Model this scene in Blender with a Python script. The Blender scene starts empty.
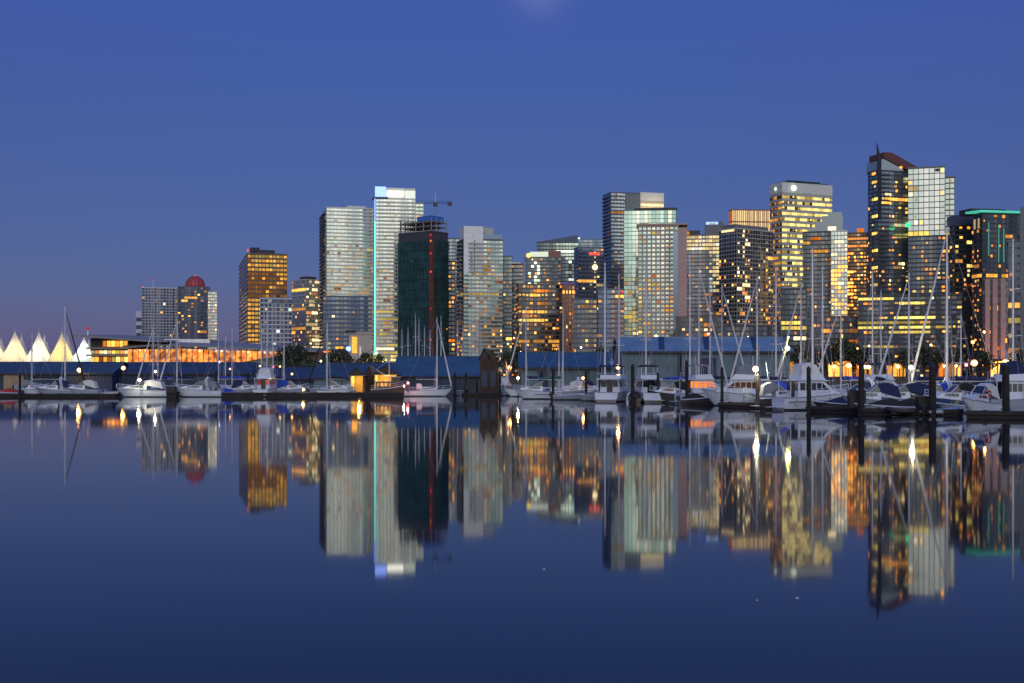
import bpy, math, random
from math import sin, cos, tan, pi, radians, atan2, sqrt
from mathutils import Vector, Matrix
R = random.Random(7)
S = bpy.context.scene
C = S.collection

# ------------------------------------------------------------------ camera
F, HZ, CZ = 1200.0, 376.0, 3.5          # focal length in pixels, horizon row, eye height
cam = bpy.data.cameras.new('camera')
cam.sensor_width = 36.0
cam.lens = F / 1024 * 36
cam.shift_y = (HZ - 341.5) / 1024
cam.clip_start, cam.clip_end = 0.5, 20000
camo = bpy.data.objects.new('camera', cam)
C.objects.link(camo)
camo.location = (0, 0, CZ)
camo.rotation_euler = (radians(90), 0, 0)
S.camera = camo

# ------------------------------------------------------------------ sky and afterglow
w = bpy.data.worlds.new('World')
S.world = w
w.use_nodes = True
nt = w.node_tree
N, L = nt.nodes.new, nt.links.new
for n in list(nt.nodes):
    nt.nodes.remove(n)
SUN_EL, SUN_ROT = radians(4), radians(178)
sky = N('ShaderNodeTexSky')
sky.sky_type = 'NISHITA'
sky.sun_disc = False
sky.sun_elevation, sky.sun_rotation = SUN_EL, SUN_ROT
sky.air_density, sky.dust_density, sky.ozone_density = 1.0, 0.5, 5.0
bg1 = N('ShaderNodeBackground')
bg1.inputs[1].default_value = 0.085
tc = N('ShaderNodeTexCoord')
sep = N('ShaderNodeSeparateXYZ')
L(tc.outputs['Generated'], sep.inputs[0])
ramp = N('ShaderNodeValToRGB')           # violet band of the earth's shadow over the horizon
el = [(0.0, (.044, .013, .165)), (.03, (.050, .009, .150)), (.07, (.050, .007, .134)), (.13, (.045, .008, .118)),
      (.20, (.040, .015, .128)), (.29, (.036, .022, .178)), (.5, (.05, .075, .30)), (1.0, (.07, .15, .52))]
cr = ramp.color_ramp
while len(cr.elements) < len(el):
    cr.elements.new(0.5)
for e, (p, c) in zip(cr.elements, el):
    e.position, e.color = p, (*c, 1)
L(sep.outputs[2], ramp.inputs[0])
bg2 = N('ShaderNodeBackground')
L(ramp.outputs[0], bg2.inputs[0])


def vdot(d):
    n = N('ShaderNodeVectorMath')
    n.operation = 'DOT_PRODUCT'
    v = Vector(d).normalized()
    n.inputs[1].default_value = v
    L(tc.outputs['Generated'], n.inputs[0])
    return n.outputs['Value']


def wmath(op, a, b=None, clamp=False):
    n = N('ShaderNodeMath')
    n.operation = op
    n.use_clamp = clamp
    for i, x in enumerate((a, b)):
        if x is None:
            continue
        if isinstance(x, (int, float)):
            n.inputs[i].default_value = x
        else:
            L(x, n.inputs[i])
    return n.outputs[0]


# low western sky dimmed out of view, added so lower facades reflect less glow
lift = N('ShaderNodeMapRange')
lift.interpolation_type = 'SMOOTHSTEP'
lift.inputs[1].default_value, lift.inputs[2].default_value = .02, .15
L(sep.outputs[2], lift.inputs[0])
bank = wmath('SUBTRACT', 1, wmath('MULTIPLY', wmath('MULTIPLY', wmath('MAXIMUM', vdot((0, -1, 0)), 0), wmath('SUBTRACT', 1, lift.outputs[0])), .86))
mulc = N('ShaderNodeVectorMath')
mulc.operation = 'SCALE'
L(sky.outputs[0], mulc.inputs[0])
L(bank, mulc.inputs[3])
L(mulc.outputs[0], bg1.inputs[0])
# pale afterglow low in the west, behind the camera and a little to its right
glow = wmath('POWER', wmath('MAXIMUM', vdot((.03, -1, .14)), 0), 4.0)
bg3 = N('ShaderNodeBackground')
bg3.inputs[0].default_value = (1.0, .93, .76, 1)
L(wmath('MULTIPLY', wmath('MULTIPLY', glow, wmath('ADD', wmath('MULTIPLY', lift.outputs[0], .9), .1)), 1.35), bg3.inputs[1])
# the moon's halo just above the frame
halo = wmath('POWER', wmath('MAXIMUM', vdot(((540 - 512) / F, 1, (HZ + 14) / F)), 0), 5000.0)
bg4 = N('ShaderNodeBackground')
bg4.inputs[0].default_value = (1.0, .85, .68, 1)
L(wmath('MULTIPLY', halo, 0.065), bg4.inputs[1])
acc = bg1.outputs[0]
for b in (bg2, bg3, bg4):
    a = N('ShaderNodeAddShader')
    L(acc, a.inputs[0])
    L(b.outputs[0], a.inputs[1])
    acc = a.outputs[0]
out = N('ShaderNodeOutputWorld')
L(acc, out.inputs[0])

sun = bpy.data.lights.new('afterglow_sun', 'SUN')
sun.energy, sun.angle, sun.color = 0.5, radians(80), (1, .97, .92)
suno = bpy.data.objects.new('afterglow_sun', sun)
C.objects.link(suno)
# light travels away from the west (behind the camera, right) towards the city
suno.rotation_euler = Vector((-sin(radians(2)), cos(radians(2)), -tan(SUN_EL + radians(8)))).to_track_quat('-Z', 'Y').to_euler()

S.view_settings.view_transform = 'Standard'
S.view_settings.look = 'None'
S.view_settings.exposure = 0
S.view_settings.gamma = 1
S.view_settings.use_curve_mapping = False
S.render.engine = 'CYCLES'
S.cycles.use_denoising = True
S.cycles.max_bounces = 6
S.cycles.diffuse_bounces = 2
S.cycles.glossy_bounces = 4
S.cycles.sample_clamp_indirect = 6
S.cycles.use_adaptive_sampling = False


def gx(px, D):
    return (px - 512) / F * D


def gz(py, D):
    return CZ + (HZ - py) / F * D


# ------------------------------------------------------------------ mesh builder
class MB:
    def __init__(s):
        s.v, s.f, s.m = [], [], []
        s.mat = Matrix()

    def pts(s, ps):
        n = len(s.v)
        s.v += [tuple(s.mat @ Vector(p)) for p in ps]
        return n

    def quad(s, a, b, c, d, m=0):
        n = s.pts((a, b, c, d))
        s.f.append((n, n + 1, n + 2, n + 3))
        s.m.append(m)

    def poly(s, ps, m=0):
        n = s.pts(ps)
        s.f.append(tuple(range(n, n + len(ps))))
        s.m.append(m)

    def box(s, x0, x1, y0, y1, z0, z1, m=0):
        n = s.pts([(x0, y0, z0), (x1, y0, z0), (x1, y1, z0), (x0, y1, z0), (x0, y0, z1), (x1, y0, z1), (x1, y1, z1), (x0, y1, z1)])
        for f in ((0, 3, 2, 1), (4, 5, 6, 7), (0, 1, 5, 4), (1, 2, 6, 5), (2, 3, 7, 6), (3, 0, 4, 7)):
            s.f.append(tuple(n + i for i in f))
            s.m.append(m)
        return s

    def prism(s, ps, z0, z1, m=0):
        """ps: (x, y) or (x, y, top) outline, counter-clockwise"""
        k = len(ps)
        n = s.pts([(p[0], p[1], z0) for p in ps] + [(p[0], p[1], p[2] if len(p) > 2 else z1) for p in ps])
        s.f.append(tuple(n + i for i in reversed(range(k))))
        s.f.append(tuple(n + k + i for i in range(k)))
        s.m += [m, m]
        for i in range(k):
            j = (i + 1) % k
            s.f.append((n + i, n + j, n + k + j, n + k + i))
            s.m.append(m)
        return s

    def loft(s, rings, caps=True, closed=True, m=0):
        k = len(rings[0])
        n = s.pts([p for r in rings for p in r])
        for a in range(len(rings) - 1):
            for i in range(k if closed else k - 1):
                j = (i + 1) % k
                s.f.append((n + a * k + i, n + a * k + j, n + (a + 1) * k + j, n + (a + 1) * k + i))
                s.m.append(m)
        if caps:
            s.f.append(tuple(n + i for i in reversed(range(k))))
            q = n + (len(rings) - 1) * k
            s.f.append(tuple(q + i for i in range(k)))
            s.m += [m, m]
        return s

    def tube(s, ps, r, n=6, m=0):
        """polyline of points; r: one radius or one per point"""
        ps = [Vector(p) for p in ps]
        rs = r if isinstance(r, (list, tuple)) else [r] * len(ps)
        rings = []
        for i, p in enumerate(ps):
            t = (ps[min(i + 1, len(ps) - 1)] - ps[max(i - 1, 0)]).normalized()
            a = t.cross(Vector((0, 0, 1)))
            if a.length < 1e-3:
                a = Vector((1, 0, 0))
            a.normalize()
            b = t.cross(a)
            rings.append([p + (a * cos(2 * pi * q / n) + b * sin(2 * pi * q / n)) * rs[i] for q in range(n)])
        return s.loft(rings, m=m)

    def ball(s, c, r, n=10, k=6, m=0, z=1.0):
        c = Vector(c)
        rings = []
        for i in range(k + 1):
            a = -pi / 2 + pi * i / k
            rr = max(cos(a), 0.02) * r
            rings.append([c + Vector((cos(2 * pi * q / n) * rr, sin(2 * pi * q / n) * rr, sin(a) * r * z)) for q in range(n)])
        return s.loft(rings, m=m)

    def build(s, name, mats, parent=None, loc=None, rz=None, smooth=False):
        me = bpy.data.meshes.new(name)
        me.from_pydata(s.v, [], s.f)
        for m in (mats if isinstance(mats, (list, tuple)) else [mats]):
            me.materials.append(m)
        if any(s.m):
            me.polygons.foreach_set('material_index', s.m)
        if smooth:
            me.polygons.foreach_set('use_smooth', [True] * len(s.f))
        me.update()
        o = bpy.data.objects.new(name, me)
        C.objects.link(o)
        o.parent = parent
        if loc is not None:
            o.location = loc
        if rz is not None:
            o.rotation_euler = (0, 0, rz)
        return o


def tag(o, label=None, cat=None, group=None, kind=None):
    for k, v in (('label', label), ('category', cat), ('group', group), ('kind', kind)):
        if v:
            o[k] = v
    return o


def thing(name, label, cat, loc=(0, 0, 0), rz=0.0, group=None):
    o = bpy.data.objects.new(name, None)
    C.objects.link(o)
    o.location = loc
    o.rotation_euler = (0, 0, rz)
    o.empty_display_size = 0.5
    return tag(o, label, cat, group)


def copy_tree(o, parent=None):
    c = o.copy()
    C.objects.link(c)
    c.parent = parent
    for ch in KIDS.get(o.name, []):
        KIDS.setdefault(c.name, []).append(copy_tree(ch, c))
    return c


KIDS = {}


def index_kids(root):
    for o in C.objects:
        if o.parent is not None:
            l = KIDS.setdefault(o.parent.name, [])
            if o not in l:
                l.append(o)


# ------------------------------------------------------------------ materials
def mat(name, col, rough=.6, metal=0.0, var=.12, scale=.6, spec=.5, emis=None, estr=0.0, coat=0.0, island=0.0):
    m = bpy.data.materials.new(name)
    m.use_nodes = True
    t = m.node_tree
    b = t.nodes['Principled BSDF']
    b.inputs['Roughness'].default_value = rough
    b.inputs['Metallic'].default_value = metal
    b.inputs['Specular IOR Level'].default_value = spec
    b.inputs['Coat Weight'].default_value = coat
    b.inputs['Base Color'].default_value = (*col, 1)
    if var:
        tcn = t.nodes.new('ShaderNodeTexCoord')
        nz = t.nodes.new('ShaderNodeTexNoise')
        nz.inputs['Scale'].default_value = scale
        nz.inputs['Detail'].default_value = 5
        t.links.new(tcn.outputs['Object'], nz.inputs['Vector'])
        r = t.nodes.new('ShaderNodeValToRGB')
        r.color_ramp.elements[0].position, r.color_ramp.elements[1].position = .3, .7
        r.color_ramp.elements[0].color = (*[c * (1 - var) for c in col], 1)
        r.color_ramp.elements[1].color = (*[min(1, c * (1 + var)) for c in col], 1)
        src = nz.outputs['Fac']
        if island:
            g = t.nodes.new('ShaderNodeNewGeometry')
            mx = t.nodes.new('ShaderNodeMix')
            mx.inputs[0].default_value = island
            t.links.new(src, mx.inputs[2])
            t.links.new(g.outputs['Random Per Island'], mx.inputs[3])
            src = mx.outputs[0]
        t.links.new(src, r.inputs[0])
        t.links.new(r.outputs[0], b.inputs['Base Color'])
    if emis:
        b.inputs['Emission Color'].default_value = (*emis, 1)
        b.inputs['Emission Strength'].default_value = estr
    return m


def glass(name, dark, light, blind, nb=.12, rough=.09, metal=.75):
    """coated facade glass: every pane its own tone, some with pale blinds drawn"""
    m = bpy.data.materials.new(name)
    m.use_nodes = True
    t = m.node_tree
    b = t.nodes['Principled BSDF']
    g = t.nodes.new('ShaderNodeNewGeometry')
    r = t.nodes.new('ShaderNodeValToRGB')
    e = r.color_ramp.elements
    e[0].position, e[0].color = 0, (*dark, 1)
    e[1].position, e[1].color = 1 - nb - .02, (*light, 1)
    x = e.new(1 - nb)
    x.color = (*blind, 1)
    t.links.new(g.outputs['Random Per Island'], r.inputs[0])
    t.links.new(r.outputs[0], b.inputs['Base Color'])
    b.inputs['Roughness'].default_value = rough
    b.inputs['Metallic'].default_value = metal
    return m


LIT = {}


def lit(key, col, strength, spread=1.5, base=.28):
    """a lit window: brightness differs from window to window, ceiling lamps and blinds break it up"""
    m = bpy.data.materials.new('lit_window_' + key)
    m.use_nodes = True
    t = m.node_tree
    for n in list(t.nodes):
        t.nodes.remove(n)
    o = t.nodes.new('ShaderNodeOutputMaterial')
    em = t.nodes.new('ShaderNodeEmission')
    oi = t.nodes.new('ShaderNodeObjectInfo')
    g = t.nodes.new('ShaderNodeNewGeometry')
    tcn = t.nodes.new('ShaderNodeTexCoord')
    nz = t.nodes.new('ShaderNodeTexNoise')
    nz.inputs['Scale'].default_value = .9
    nz.inputs['Detail'].default_value = 3
    t.links.new(tcn.outputs['Object'], nz.inputs['Vector'])

    def mth(op, a, b):
        n = t.nodes.new('ShaderNodeMath')
        n.operation = op
        for i, x in enumerate((a, b)):
            if isinstance(x, (int, float)):
                n.inputs[i].default_value = x
            else:
                t.links.new(x, n.inputs[i])
        return n.outputs[0]
    a = mth('ADD', mth('MULTIPLY', mth('POWER', oi.outputs['Random'], 2.0), spread), base)
    p = mth('ADD', mth('MULTIPLY', g.outputs['Random Per Island'], .8), .6)
    q = mth('ADD', mth('MULTIPLY', nz.outputs['Fac'], 1.1), .45)
    s = mth('MULTIPLY', mth('MULTIPLY', a, p), mth('MULTIPLY', q, strength))
    em.inputs[0].default_value = (*col, 1)
    t.links.new(s, em.inputs[1])
    t.links.new(em.outputs[0], o.inputs[0])
    m.cycles.emission_sampling = 'NONE'
    LIT[key] = m
    return m


lit('amber', (1, .42, .065), 1.9)
lit('yellow', (1, .72, .15), 1.45)
lit('cream', (1, .74, .36), 1.5)
lit('orange', (1, .25, .03), 1.8)
lit('pale', (.80, 1, .80), 1.1)
lit('dim', (1, .36, .08), .7)
lit('faint', (1, .42, .22), .12)
lit('rose', (1, .22, .16), .35)
lit('bank', (1, .76, .24), 2.1, .6, .6)
lit('stripe', (1, .70, .34), 1.3, .4, .7)
lit('red', (1, .07, .04), 1.3)
lit('green', (.05, 1, .35), 1.0)
lit('blue', (.25, .40, 1), 1.6)
lit('cyan', (.25, 1, .95), 1.0)
lit('white', (1, .95, .82), 1.9)
lit('gold', (1, .47, .07), 1.7, 1.1, .5)

M = {}
M['glass_blue'] = glass('glass_blue', (.04, .07, .11), (.17, .23, .30), (.24, .25, .24), .10)
M['glass_pale'] = glass('glass_pale', (.34, .41, .36), (.64, .73, .62), (.62, .62, .52), .15)
M['glass_navy'] = glass('glass_navy', (.01, .015, .03), (.06, .085, .15), (.10, .11, .13), .08)
M['glass_teal'] = glass('glass_teal', (.14, .21, .23), (.46, .57, .56), (.4, .45, .42), .10)
M['glass_dark'] = glass('glass_dark', (.02, .03, .04), (.12, .16, .19), (.17, .17, .15), .08)
M['glass_green'] = glass('glass_green', (.19, .30, .26), (.48, .63, .54), (.65, .68, .55), .10)
M['glass_grey'] = glass('glass_grey', (.05, .065, .075), (.18, .22, .24), (.22, .21, .18), .12)
M['glass_bronze'] = glass('glass_bronze', (.05, .035, .02), (.20, .14, .08), (.40, .30, .16), .10)
M['wall_pale'] = mat('wall_pale', (.45, .46, .41))
M['wall_white'] = mat('wall_white', (.66, .68, .60))
M['wall_bright'] = mat('wall_bright', (.82, .84, .78))
M['wall_frame'] = mat('wall_frame', (.50, .53, .60))
M['wall_grey'] = mat('wall_grey', (.16, .17, .175))
M['wall_dark'] = mat('wall_dark', (.06, .065, .07))
M['wall_blue'] = mat('wall_blue', (.10, .13, .19))
M['wall_tan'] = mat('wall_tan', (.42, .37, .30))
M['wall_brown'] = mat('wall_brown', (.17, .11, .07))
M['wall_brick'] = mat('wall_brick', (.30, .13, .09))
M['wall_pink'] = mat('wall_pink', (.45, .30, .26))
M['wall_green'] = mat('wall_green', (.16, .26, .23))
M['metal_dark'] = mat('metal_dark', (.05, .05, .055), .45, .6)
M['metal_pale'] = mat('metal_pale', (.55, .57, .6), .35, .7)
M['roof_dark'] = mat('roof_dark', (.05, .05, .055), .8)
M['roof_red'] = mat('roof_red', (.13, .045, .04), .5)
M['net_green'] = mat('net_green', (.012, .058, .056), .8, var=.5, scale=.12)
M['tarp_blue'] = mat('tarp_blue', (.05, .16, .50), .7)
M['concrete'] = mat('concrete', (.33, .31, .28), .85)

# ------------------------------------------------------------------ water and ground
wm = bpy.data.materials.new('harbour_water')
wm.use_nodes = True
t = wm.node_tree
b = t.nodes['Principled BSDF']
b.inputs['Base Color'].default_value = (.004, .010, .022, 1)
b.inputs['IOR'].default_value = 1.265
b.inputs['Specular IOR Level'].default_value = .5
tcn = t.nodes.new('ShaderNodeTexCoord')
nz = t.nodes.new('ShaderNodeTexNoise')
nz.inputs['Scale'].default_value = .03
nz.inputs['Detail'].default_value = 4
t.links.new(tcn.outputs['Object'], nz.inputs['Vector'])
mr = t.nodes.new('ShaderNodeMapRange')
mr.inputs[1].default_value, mr.inputs[2].default_value = .3, .7
mr.inputs[3].default_value, mr.inputs[4].default_value = .028, .046
t.links.new(nz.outputs['Fac'], mr.inputs[0])
t.links.new(mr.outputs[0], b.inputs['Roughness'])
nb_ = t.nodes.new('ShaderNodeTexNoise')
nb_.inputs['Scale'].default_value = .55
nb_.inputs['Detail'].default_value = 3
t.links.new(tcn.outputs['Object'], nb_.inputs['Vector'])
bp = t.nodes.new('ShaderNodeBump')
bp.inputs['Strength'].default_value = .025
bp.inputs['Distance'].default_value = .02
t.links.new(nb_.outputs['Fac'], bp.inputs['Height'])
t.links.new(bp.outputs[0], b.inputs['Normal'])
m_ = MB()
m_.quad((-5000, -400, 0), (5000, -400, 0), (5000, 9000, 0), (-5000, 9000, 0))
tag(m_.build('water', wm), kind='structure')

G = 2.6                                   # height of the shore above the water
gm = mat('shore_ground', (.07, .065, .055), .9, scale=.05, var=.3)
m_ = MB()
shore = [(-900, 430), (-250, 400), (-60, 330), (60, 300), (160, 262), (600, 240), (5000, 240), (5000, 8800), (-5000, 8800), (-5000, 1000), (-1200, 900)]
m_.prism(shore, -3, G)
tag(m_.build('ground', gm), kind='structure')


# ------------------------------------------------------------------ buildings
class Tower:
    """a storeyed building: its near corner at pixel column xs and distance D, the wide face running to x1, the side face to x0"""

    def __init__(s, name, label, x0, xs, x1, ytop, D, yaw=None, st=3.1, bay=3.0, wall='wall_grey', gl='glass_blue', sill=.28, head=.95,
                 mull=.10, p=.05, keys=('amber', 'amber', 'cream', 'dim', 'orange'), rows=(), litfn=None, balc=(), depth=24, into=None, cat='building',
                 z0=None, ptop=None, pside=None, bands=True, merge=True, group=None):
        st, bay = st * .88, bay * .82
        H_ = gz(ytop, D) - (G if z0 is None else z0)
        st = H_ / max(1, round(H_ / st))
        s.D, s.st = D, st
        z0 = G if z0 is None else z0
        if yaw is None:
            yaw = -atan2((xs if xs > 512 else x1) - 512, F)
        else:
            yaw = radians(yaw)
        s.P = Vector((gx(xs, D), D, z0))
        u = Vector((cos(yaw), sin(yaw)))
        v = Vector((-sin(yaw), cos(yaw)))

        def reach(px, d):
            k = (px - 512) / F
            return (k * s.P.y - s.P.x) / (d.x - k * d.y)
        s.w = reach(x1, u)
        s.d = reach(x0, v) if x0 < xs else depth
        s.H = gz(ytop, D) - z0
        if not (2 < s.d < 90 and 1 < s.w < 120):
            print('BADTOWER', label, s.w, s.d)
        s.u, s.v, s.z0 = u, v, z0
        if into is None:
            s.root = thing(name, label, cat, s.P, yaw, group)
            s.off = Matrix()
        else:
            s.root = into.root
            s.off = (Matrix.Translation(into.P) @ Matrix.Rotation(into.yaw, 4, 'Z')).inverted() @ Matrix.Translation(s.P) @ Matrix.Rotation(yaw, 4, 'Z')
        s.yaw = yaw
        W, Dp, H = s.w, s.d, s.H
        s.box('wall', wall, 0, W, 0, Dp, -.5, H)
        nst = int(round(H / st))
        faces = [((0, 0), (1, 0), (0, -1), W, 'F'), ((0, Dp), (0, -1), (-1, 0), Dp, 'L'), ((W, 0), (0, 1), (1, 0), Dp, 'R'), ((W, Dp), (-1, 0), (0, 1), W, 'B')]
        wm_ = (Matrix.Translation(s.P) @ Matrix.Rotation(yaw, 4, 'Z'))
        spare, nlit = MB(), 0
        spare.mat = s.off
        for i in range(nst):
            band = MB()
            band.mat = s.off
            za, zb = i * st + st * sill, i * st + st * head
            for (o, dr, nr, ln, fc) in faces:
                nbay = max(1, int(round(ln / bay)))
                bw = ln / nbay
                e_ = .05
                p0 = (o[0] + nr[0] * e_, o[1] + nr[1] * e_)
                band.quad((*p0, zb), (p0[0] + dr[0] * ln, p0[1] + dr[1] * ln, zb), (p0[0] + dr[0] * ln, p0[1] + dr[1] * ln, zb + .12), (*p0, zb + .12), 1)
                cell = []
                for j in range(nbay):
                    a0, a1 = j * bw + bw * mull / 2, (j + 1) * bw - bw * mull / 2
                    mid = (a0 + a1) / 2
                    key = None
                    if fc in 'FLR':
                        q = wm_ @ Vector((o[0] + dr[0] * mid, o[1] + dr[1] * mid, (za + zb) / 2))
                        px, py = 512 + F * q.x / q.y, HZ - F * (q.z - CZ) / q.y
                        tol = st * F / D * .5
                        for (ra, rb, ry, rk) in rows:
                            if ra <= px <= rb and abs(py - ry) <= tol:
                                key = rk
                        if key is None and litfn:
                            key = litfn(px, py, fc, i, j)
                        elif key is None and fc != 'R' and R.random() < p:
                            key = R.choice(keys)
                    if key is None and fc != 'R' and D < 1000 and bands and R.random() < (.10 if px > 440 else .02) * (py > 255) * (1 if py < 320 else 1.5):
                        key = R.choice(('amber', 'orange', 'amber', 'cream', 'dim'))
                    pane = []
                    t1, t2 = R.uniform(-.012, .012), R.uniform(-.010, .010)
                    for (aa, zz, k1, k2) in ((a0, za, -1, -1), (a1, za, 1, -1), (a1, zb, 1, 1), (a0, zb, -1, 1)):
                        e = .14 + k1 * t1 * bw / 2 + k2 * t2 * (zb - za) / 2
                        pane.append((o[0] + dr[0] * aa + nr[0] * e, o[1] + dr[1] * aa + nr[1] * e, zz))
                    cell.append((key, pane))
                j = 0
                while j < len(cell):
                    key, pane = cell[j]
                    if key == 'skip':
                        j += 1
                        continue
                    if key is None:
                        band.quad(*pane)
                        j += 1
                        continue
                    k = j
                    wnd = MB()
                    wnd.mat = s.off
                    fcx = fc
                    while k < len(cell) and cell[k][0] == key and (k == j or merge):
                        wnd.quad(*cell[k][1])
                        k += 1
                    if k == j + 1 and key not in ('gold', 'pale') and merge:
                        # a single room: the glass stays in the band, the lit part is smaller and sits just in front
                        band.quad(*pane)
                        f0, f1 = sorted((R.uniform(0, .35), R.uniform(.62, 1)))
                        g0, g1 = R.uniform(0, .4), R.uniform(.8, 1)
                        A, Bq, Cq, Dq = (Vector(p_) + Vector((nr[0], nr[1], 0)) * .06 for p_ in pane)
                        pt = lambda a_, c_: tuple(A.lerp(Bq, a_).lerp(Dq.lerp(Cq, a_), c_))
                        wnd = MB()
                        wnd.mat = s.off
                        wnd.quad(pt(f0, g0), pt(f1, g0), pt(f1, g1), pt(f0, g1))
                    if nlit < 98:
                        wnd.build('window', LIT[key], s.root)
                        nlit += 1
                    else:
                        n0 = len(spare.v)
                        spare.v += wnd.v
                        spare.f += [tuple(n0 + x for x in f_) for f_ in wnd.f]
                        spare.m += [list(LIT).index(key)] * len(wnd.f)
                    j = k
            if bands and band.v:
                band.build('window_band', [M[gl], M['metal_dark']], s.root)
            for (fc, f0, f1, ml) in balc:
                if i == 0:
                    continue
                bm_ = MB()
                bm_.mat = s.off
                z = i * st
                if fc == 'F':
                    bm_.box(W * f0, W * f1, -1.3, -.2, z - .12, z + .12)
                    bm_.box(W * f0, W * f1, -1.36, -1.3, z - .1, z + 1.0)
                elif fc == 'L':
                    bm_.box(-1.3, -.2, Dp * f0, Dp * f1, z - .12, z + .12)
                    bm_.box(-1.36, -1.3, Dp * f0, Dp * f1, z - .1, z + 1.0)
                bm_.build('balcony', M[ml], s.root)
        if spare.v:
            tag(spare.build('window', list(LIT.values()), s.root), kind='stuff')
        s.box('parapet', wall, -.25, W + .25, -.25, Dp + .25, H, H + .9)

    def box(s, name, m, x0, x1, y0, y1, z0, z1):
        b = MB()
        b.mat = s.off
        b.box(x0, x1, y0, y1, z0, z1)
        return b.build(name, M.get(m) or LIT[m], s.root)

    def mb(s):
        b = MB()
        b.mat = s.off
        return b

    def put(s, b, name, m, **k):
        return b.build(name, M.get(m) or LIT.get(m) or m, s.root, **k)

    def fx(s, px):
        """local x on the front face for a pixel column"""
        k = (px - 512) / F
        return (k * s.P.y - s.P.x) / (s.u.x - k * s.u.y)

    def fz(s, py):
        return gz(py, s.D) - s.z0


def beacon(B, px, ztop, h=6, y=None):
    """a thin aerial with a red warning lamp"""
    x, y = B.fx(px), B.d * .4 if y is None else y
    b = B.mb()
    b.tube([(x, y, ztop), (x, y, ztop + h)], [.35, .18], 6)
    o = B.put(b, 'aerial', 'metal_pale')
    l = B.mb()
    l.ball((x, y, ztop + h + .5), .9, 8, 5)
    l.build('beacon', LIT['red'], o)


# --- far left: hotel, red dome tower
B = Tower('hotel_tower', 'pale hotel tower with white window grid and red rooftop aerial beside red domed tower', 142, 142, 178, 288, 1250, st=3.4, bay=3.6,
          wall='wall_frame', gl='glass_navy', sill=.17, head=.90, mull=.18, p=.06, keys=('cream', 'dim', 'amber'))
B.box('wing', 'wall_frame', -6, -.3, 2, 18, 0, B.fz(311))
for i in range(5):
    B.box('window_band', 'glass_navy', -5.8, -.6, 1.7, 1.95, B.fz(352) + i * 8, B.fz(352) + i * 8 + 4)
beacon(B, 153, B.H, 9)
beacon(B, 143, B.H, 1)
B = Tower('domed_tower', 'dark hotel tower with glowing red dome on its roof', 178, 178, 210, 287, 1240, st=3.6, bay=4, wall='wall_blue', gl='glass_navy', p=.16,
          keys=('amber', 'dim', 'amber'), depth=36)
b = B.mb()
cx, rr = B.fx(195), 10.0
for i in range(9):
    a0 = i / 9 * pi / 2
    ring = []
rings = [[(cx + cos(q / 16 * 2 * pi) * rr * cos(i / 8 * pi / 2 * .97), 14 + sin(q / 16 * 2 * pi) * rr * cos(i / 8 * pi / 2 * .97), B.H + .9 + 11.5 * sin(i / 8 * pi / 2)) for q in range(16)] for i in range(9)]
b.loft(rings)
M['dome'] = mat('dome_red', (.25, .05, .05), .4, emis=(1, .05, .05), estr=.09)
d_ = B.put(b, 'dome', 'dome', smooth=True)
b = B.mb()
for q in range(16):
    b.tube([(cx + cos(q / 16 * 2 * pi) * (rr + .1) * cos(i / 8 * pi / 2 * .97), 14 + sin(q / 16 * 2 * pi) * (rr + .1) * cos(i / 8 * pi / 2 * .97), B.H + .9 + 11.6 * sin(i / 8 * pi / 2)) for i in range(9)], .25, 4)
b.build('rib', M['metal_dark'], d_)
b = B.mb()
b.ball((cx, 14, B.H + 13), .9, 8, 5)
B.put(b, 'beacon', 'red')
B2 = Tower('domed_tower', '', 208, 208, 217, 292, 1235, st=3.6, bay=3, wall='wall_pale', gl='glass_pale', p=.25, keys=('cream', 'pale', 'amber'), into=B)

# --- gold tower and its neighbours


def gold(px, py, fc, i, j):
    if fc == 'L':
        return 'dim' if R.random() < .06 else None
    if py > 345:
        return 'gold'
    r = R.random()
    if 270 < py < 296 and px < 276:
        return 'dim' if r < .8 else 'gold'
    if px > 272 and 286 < py:
        return 'dim' if r < .5 else None
    return 'yellow' if r < .25 else 'gold' if r < .92 else 'dim'


B = Tower('office_tower', 'square office tower glowing gold in every window with dark stepped roof', 239, 247.5, 287, 254, 980, 16, st=4.1, bay=3.4, wall='wall_brown',
          gl='glass_bronze', sill=.25, head=.8, mull=.22, litfn=gold, merge=False)
B.box('plant_room', 'roof_dark', B.w * .18, B.w * .70, 4, 20, B.H, B.fz(249))
B.box('plant_room', 'roof_dark', B.w * .10, B.w * .32, 6, 18, B.H, B.fz(246.5))
beacon(B, 251.5, B.fz(246.5), 1.5)
B = Tower('apartment_block', 'low blue office block with white framed windows before gold tower', 260, 260, 292, 299, 860, st=3.6, bay=3.4, wall='wall_frame', gl='glass_navy', mull=.22,
          p=.07, keys=('cream', 'dim', 'pale'))
B.box('upper_storey', 'wall_blue', B.w * .3, B.w, -.1, 10, B.fz(303), B.H + 1.5)
B = Tower('office_tower', 'slim office tower with cream lit front and darker flank beside pale residential tower', 292, 306, 320.5, 280, 900, 42, st=3.3, bay=3.0, wall='wall_pale', gl='glass_pale',
          mull=.12, litfn=lambda px, py, fc, i, j: (R.choice(('cream', 'cream', 'dim', 'cream')) if fc == 'F' and R.random() < .62 else 'amber' if fc == 'L' and (i % 5 == 2 or R.random() < .12) else None))
B.box('plant_room', 'roof_dark', 2, B.w - 2, 3, 12, B.H, B.H + 3)

# --- twin pale residential towers


def pale_lit(px, py, fc, i, j):
    r = R.random()
    if fc == 'L':
        return 'amber' if r < .10 else None
    if py > 300:
        return 'amber' if r < .05 else 'dim' if r < .09 else None
    if py > 245:
        return 'cream' if r < .22 else 'dim' if r < .30 else 'amber' if r < .36 else None
    return 'cream' if r < .03 else None


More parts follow.
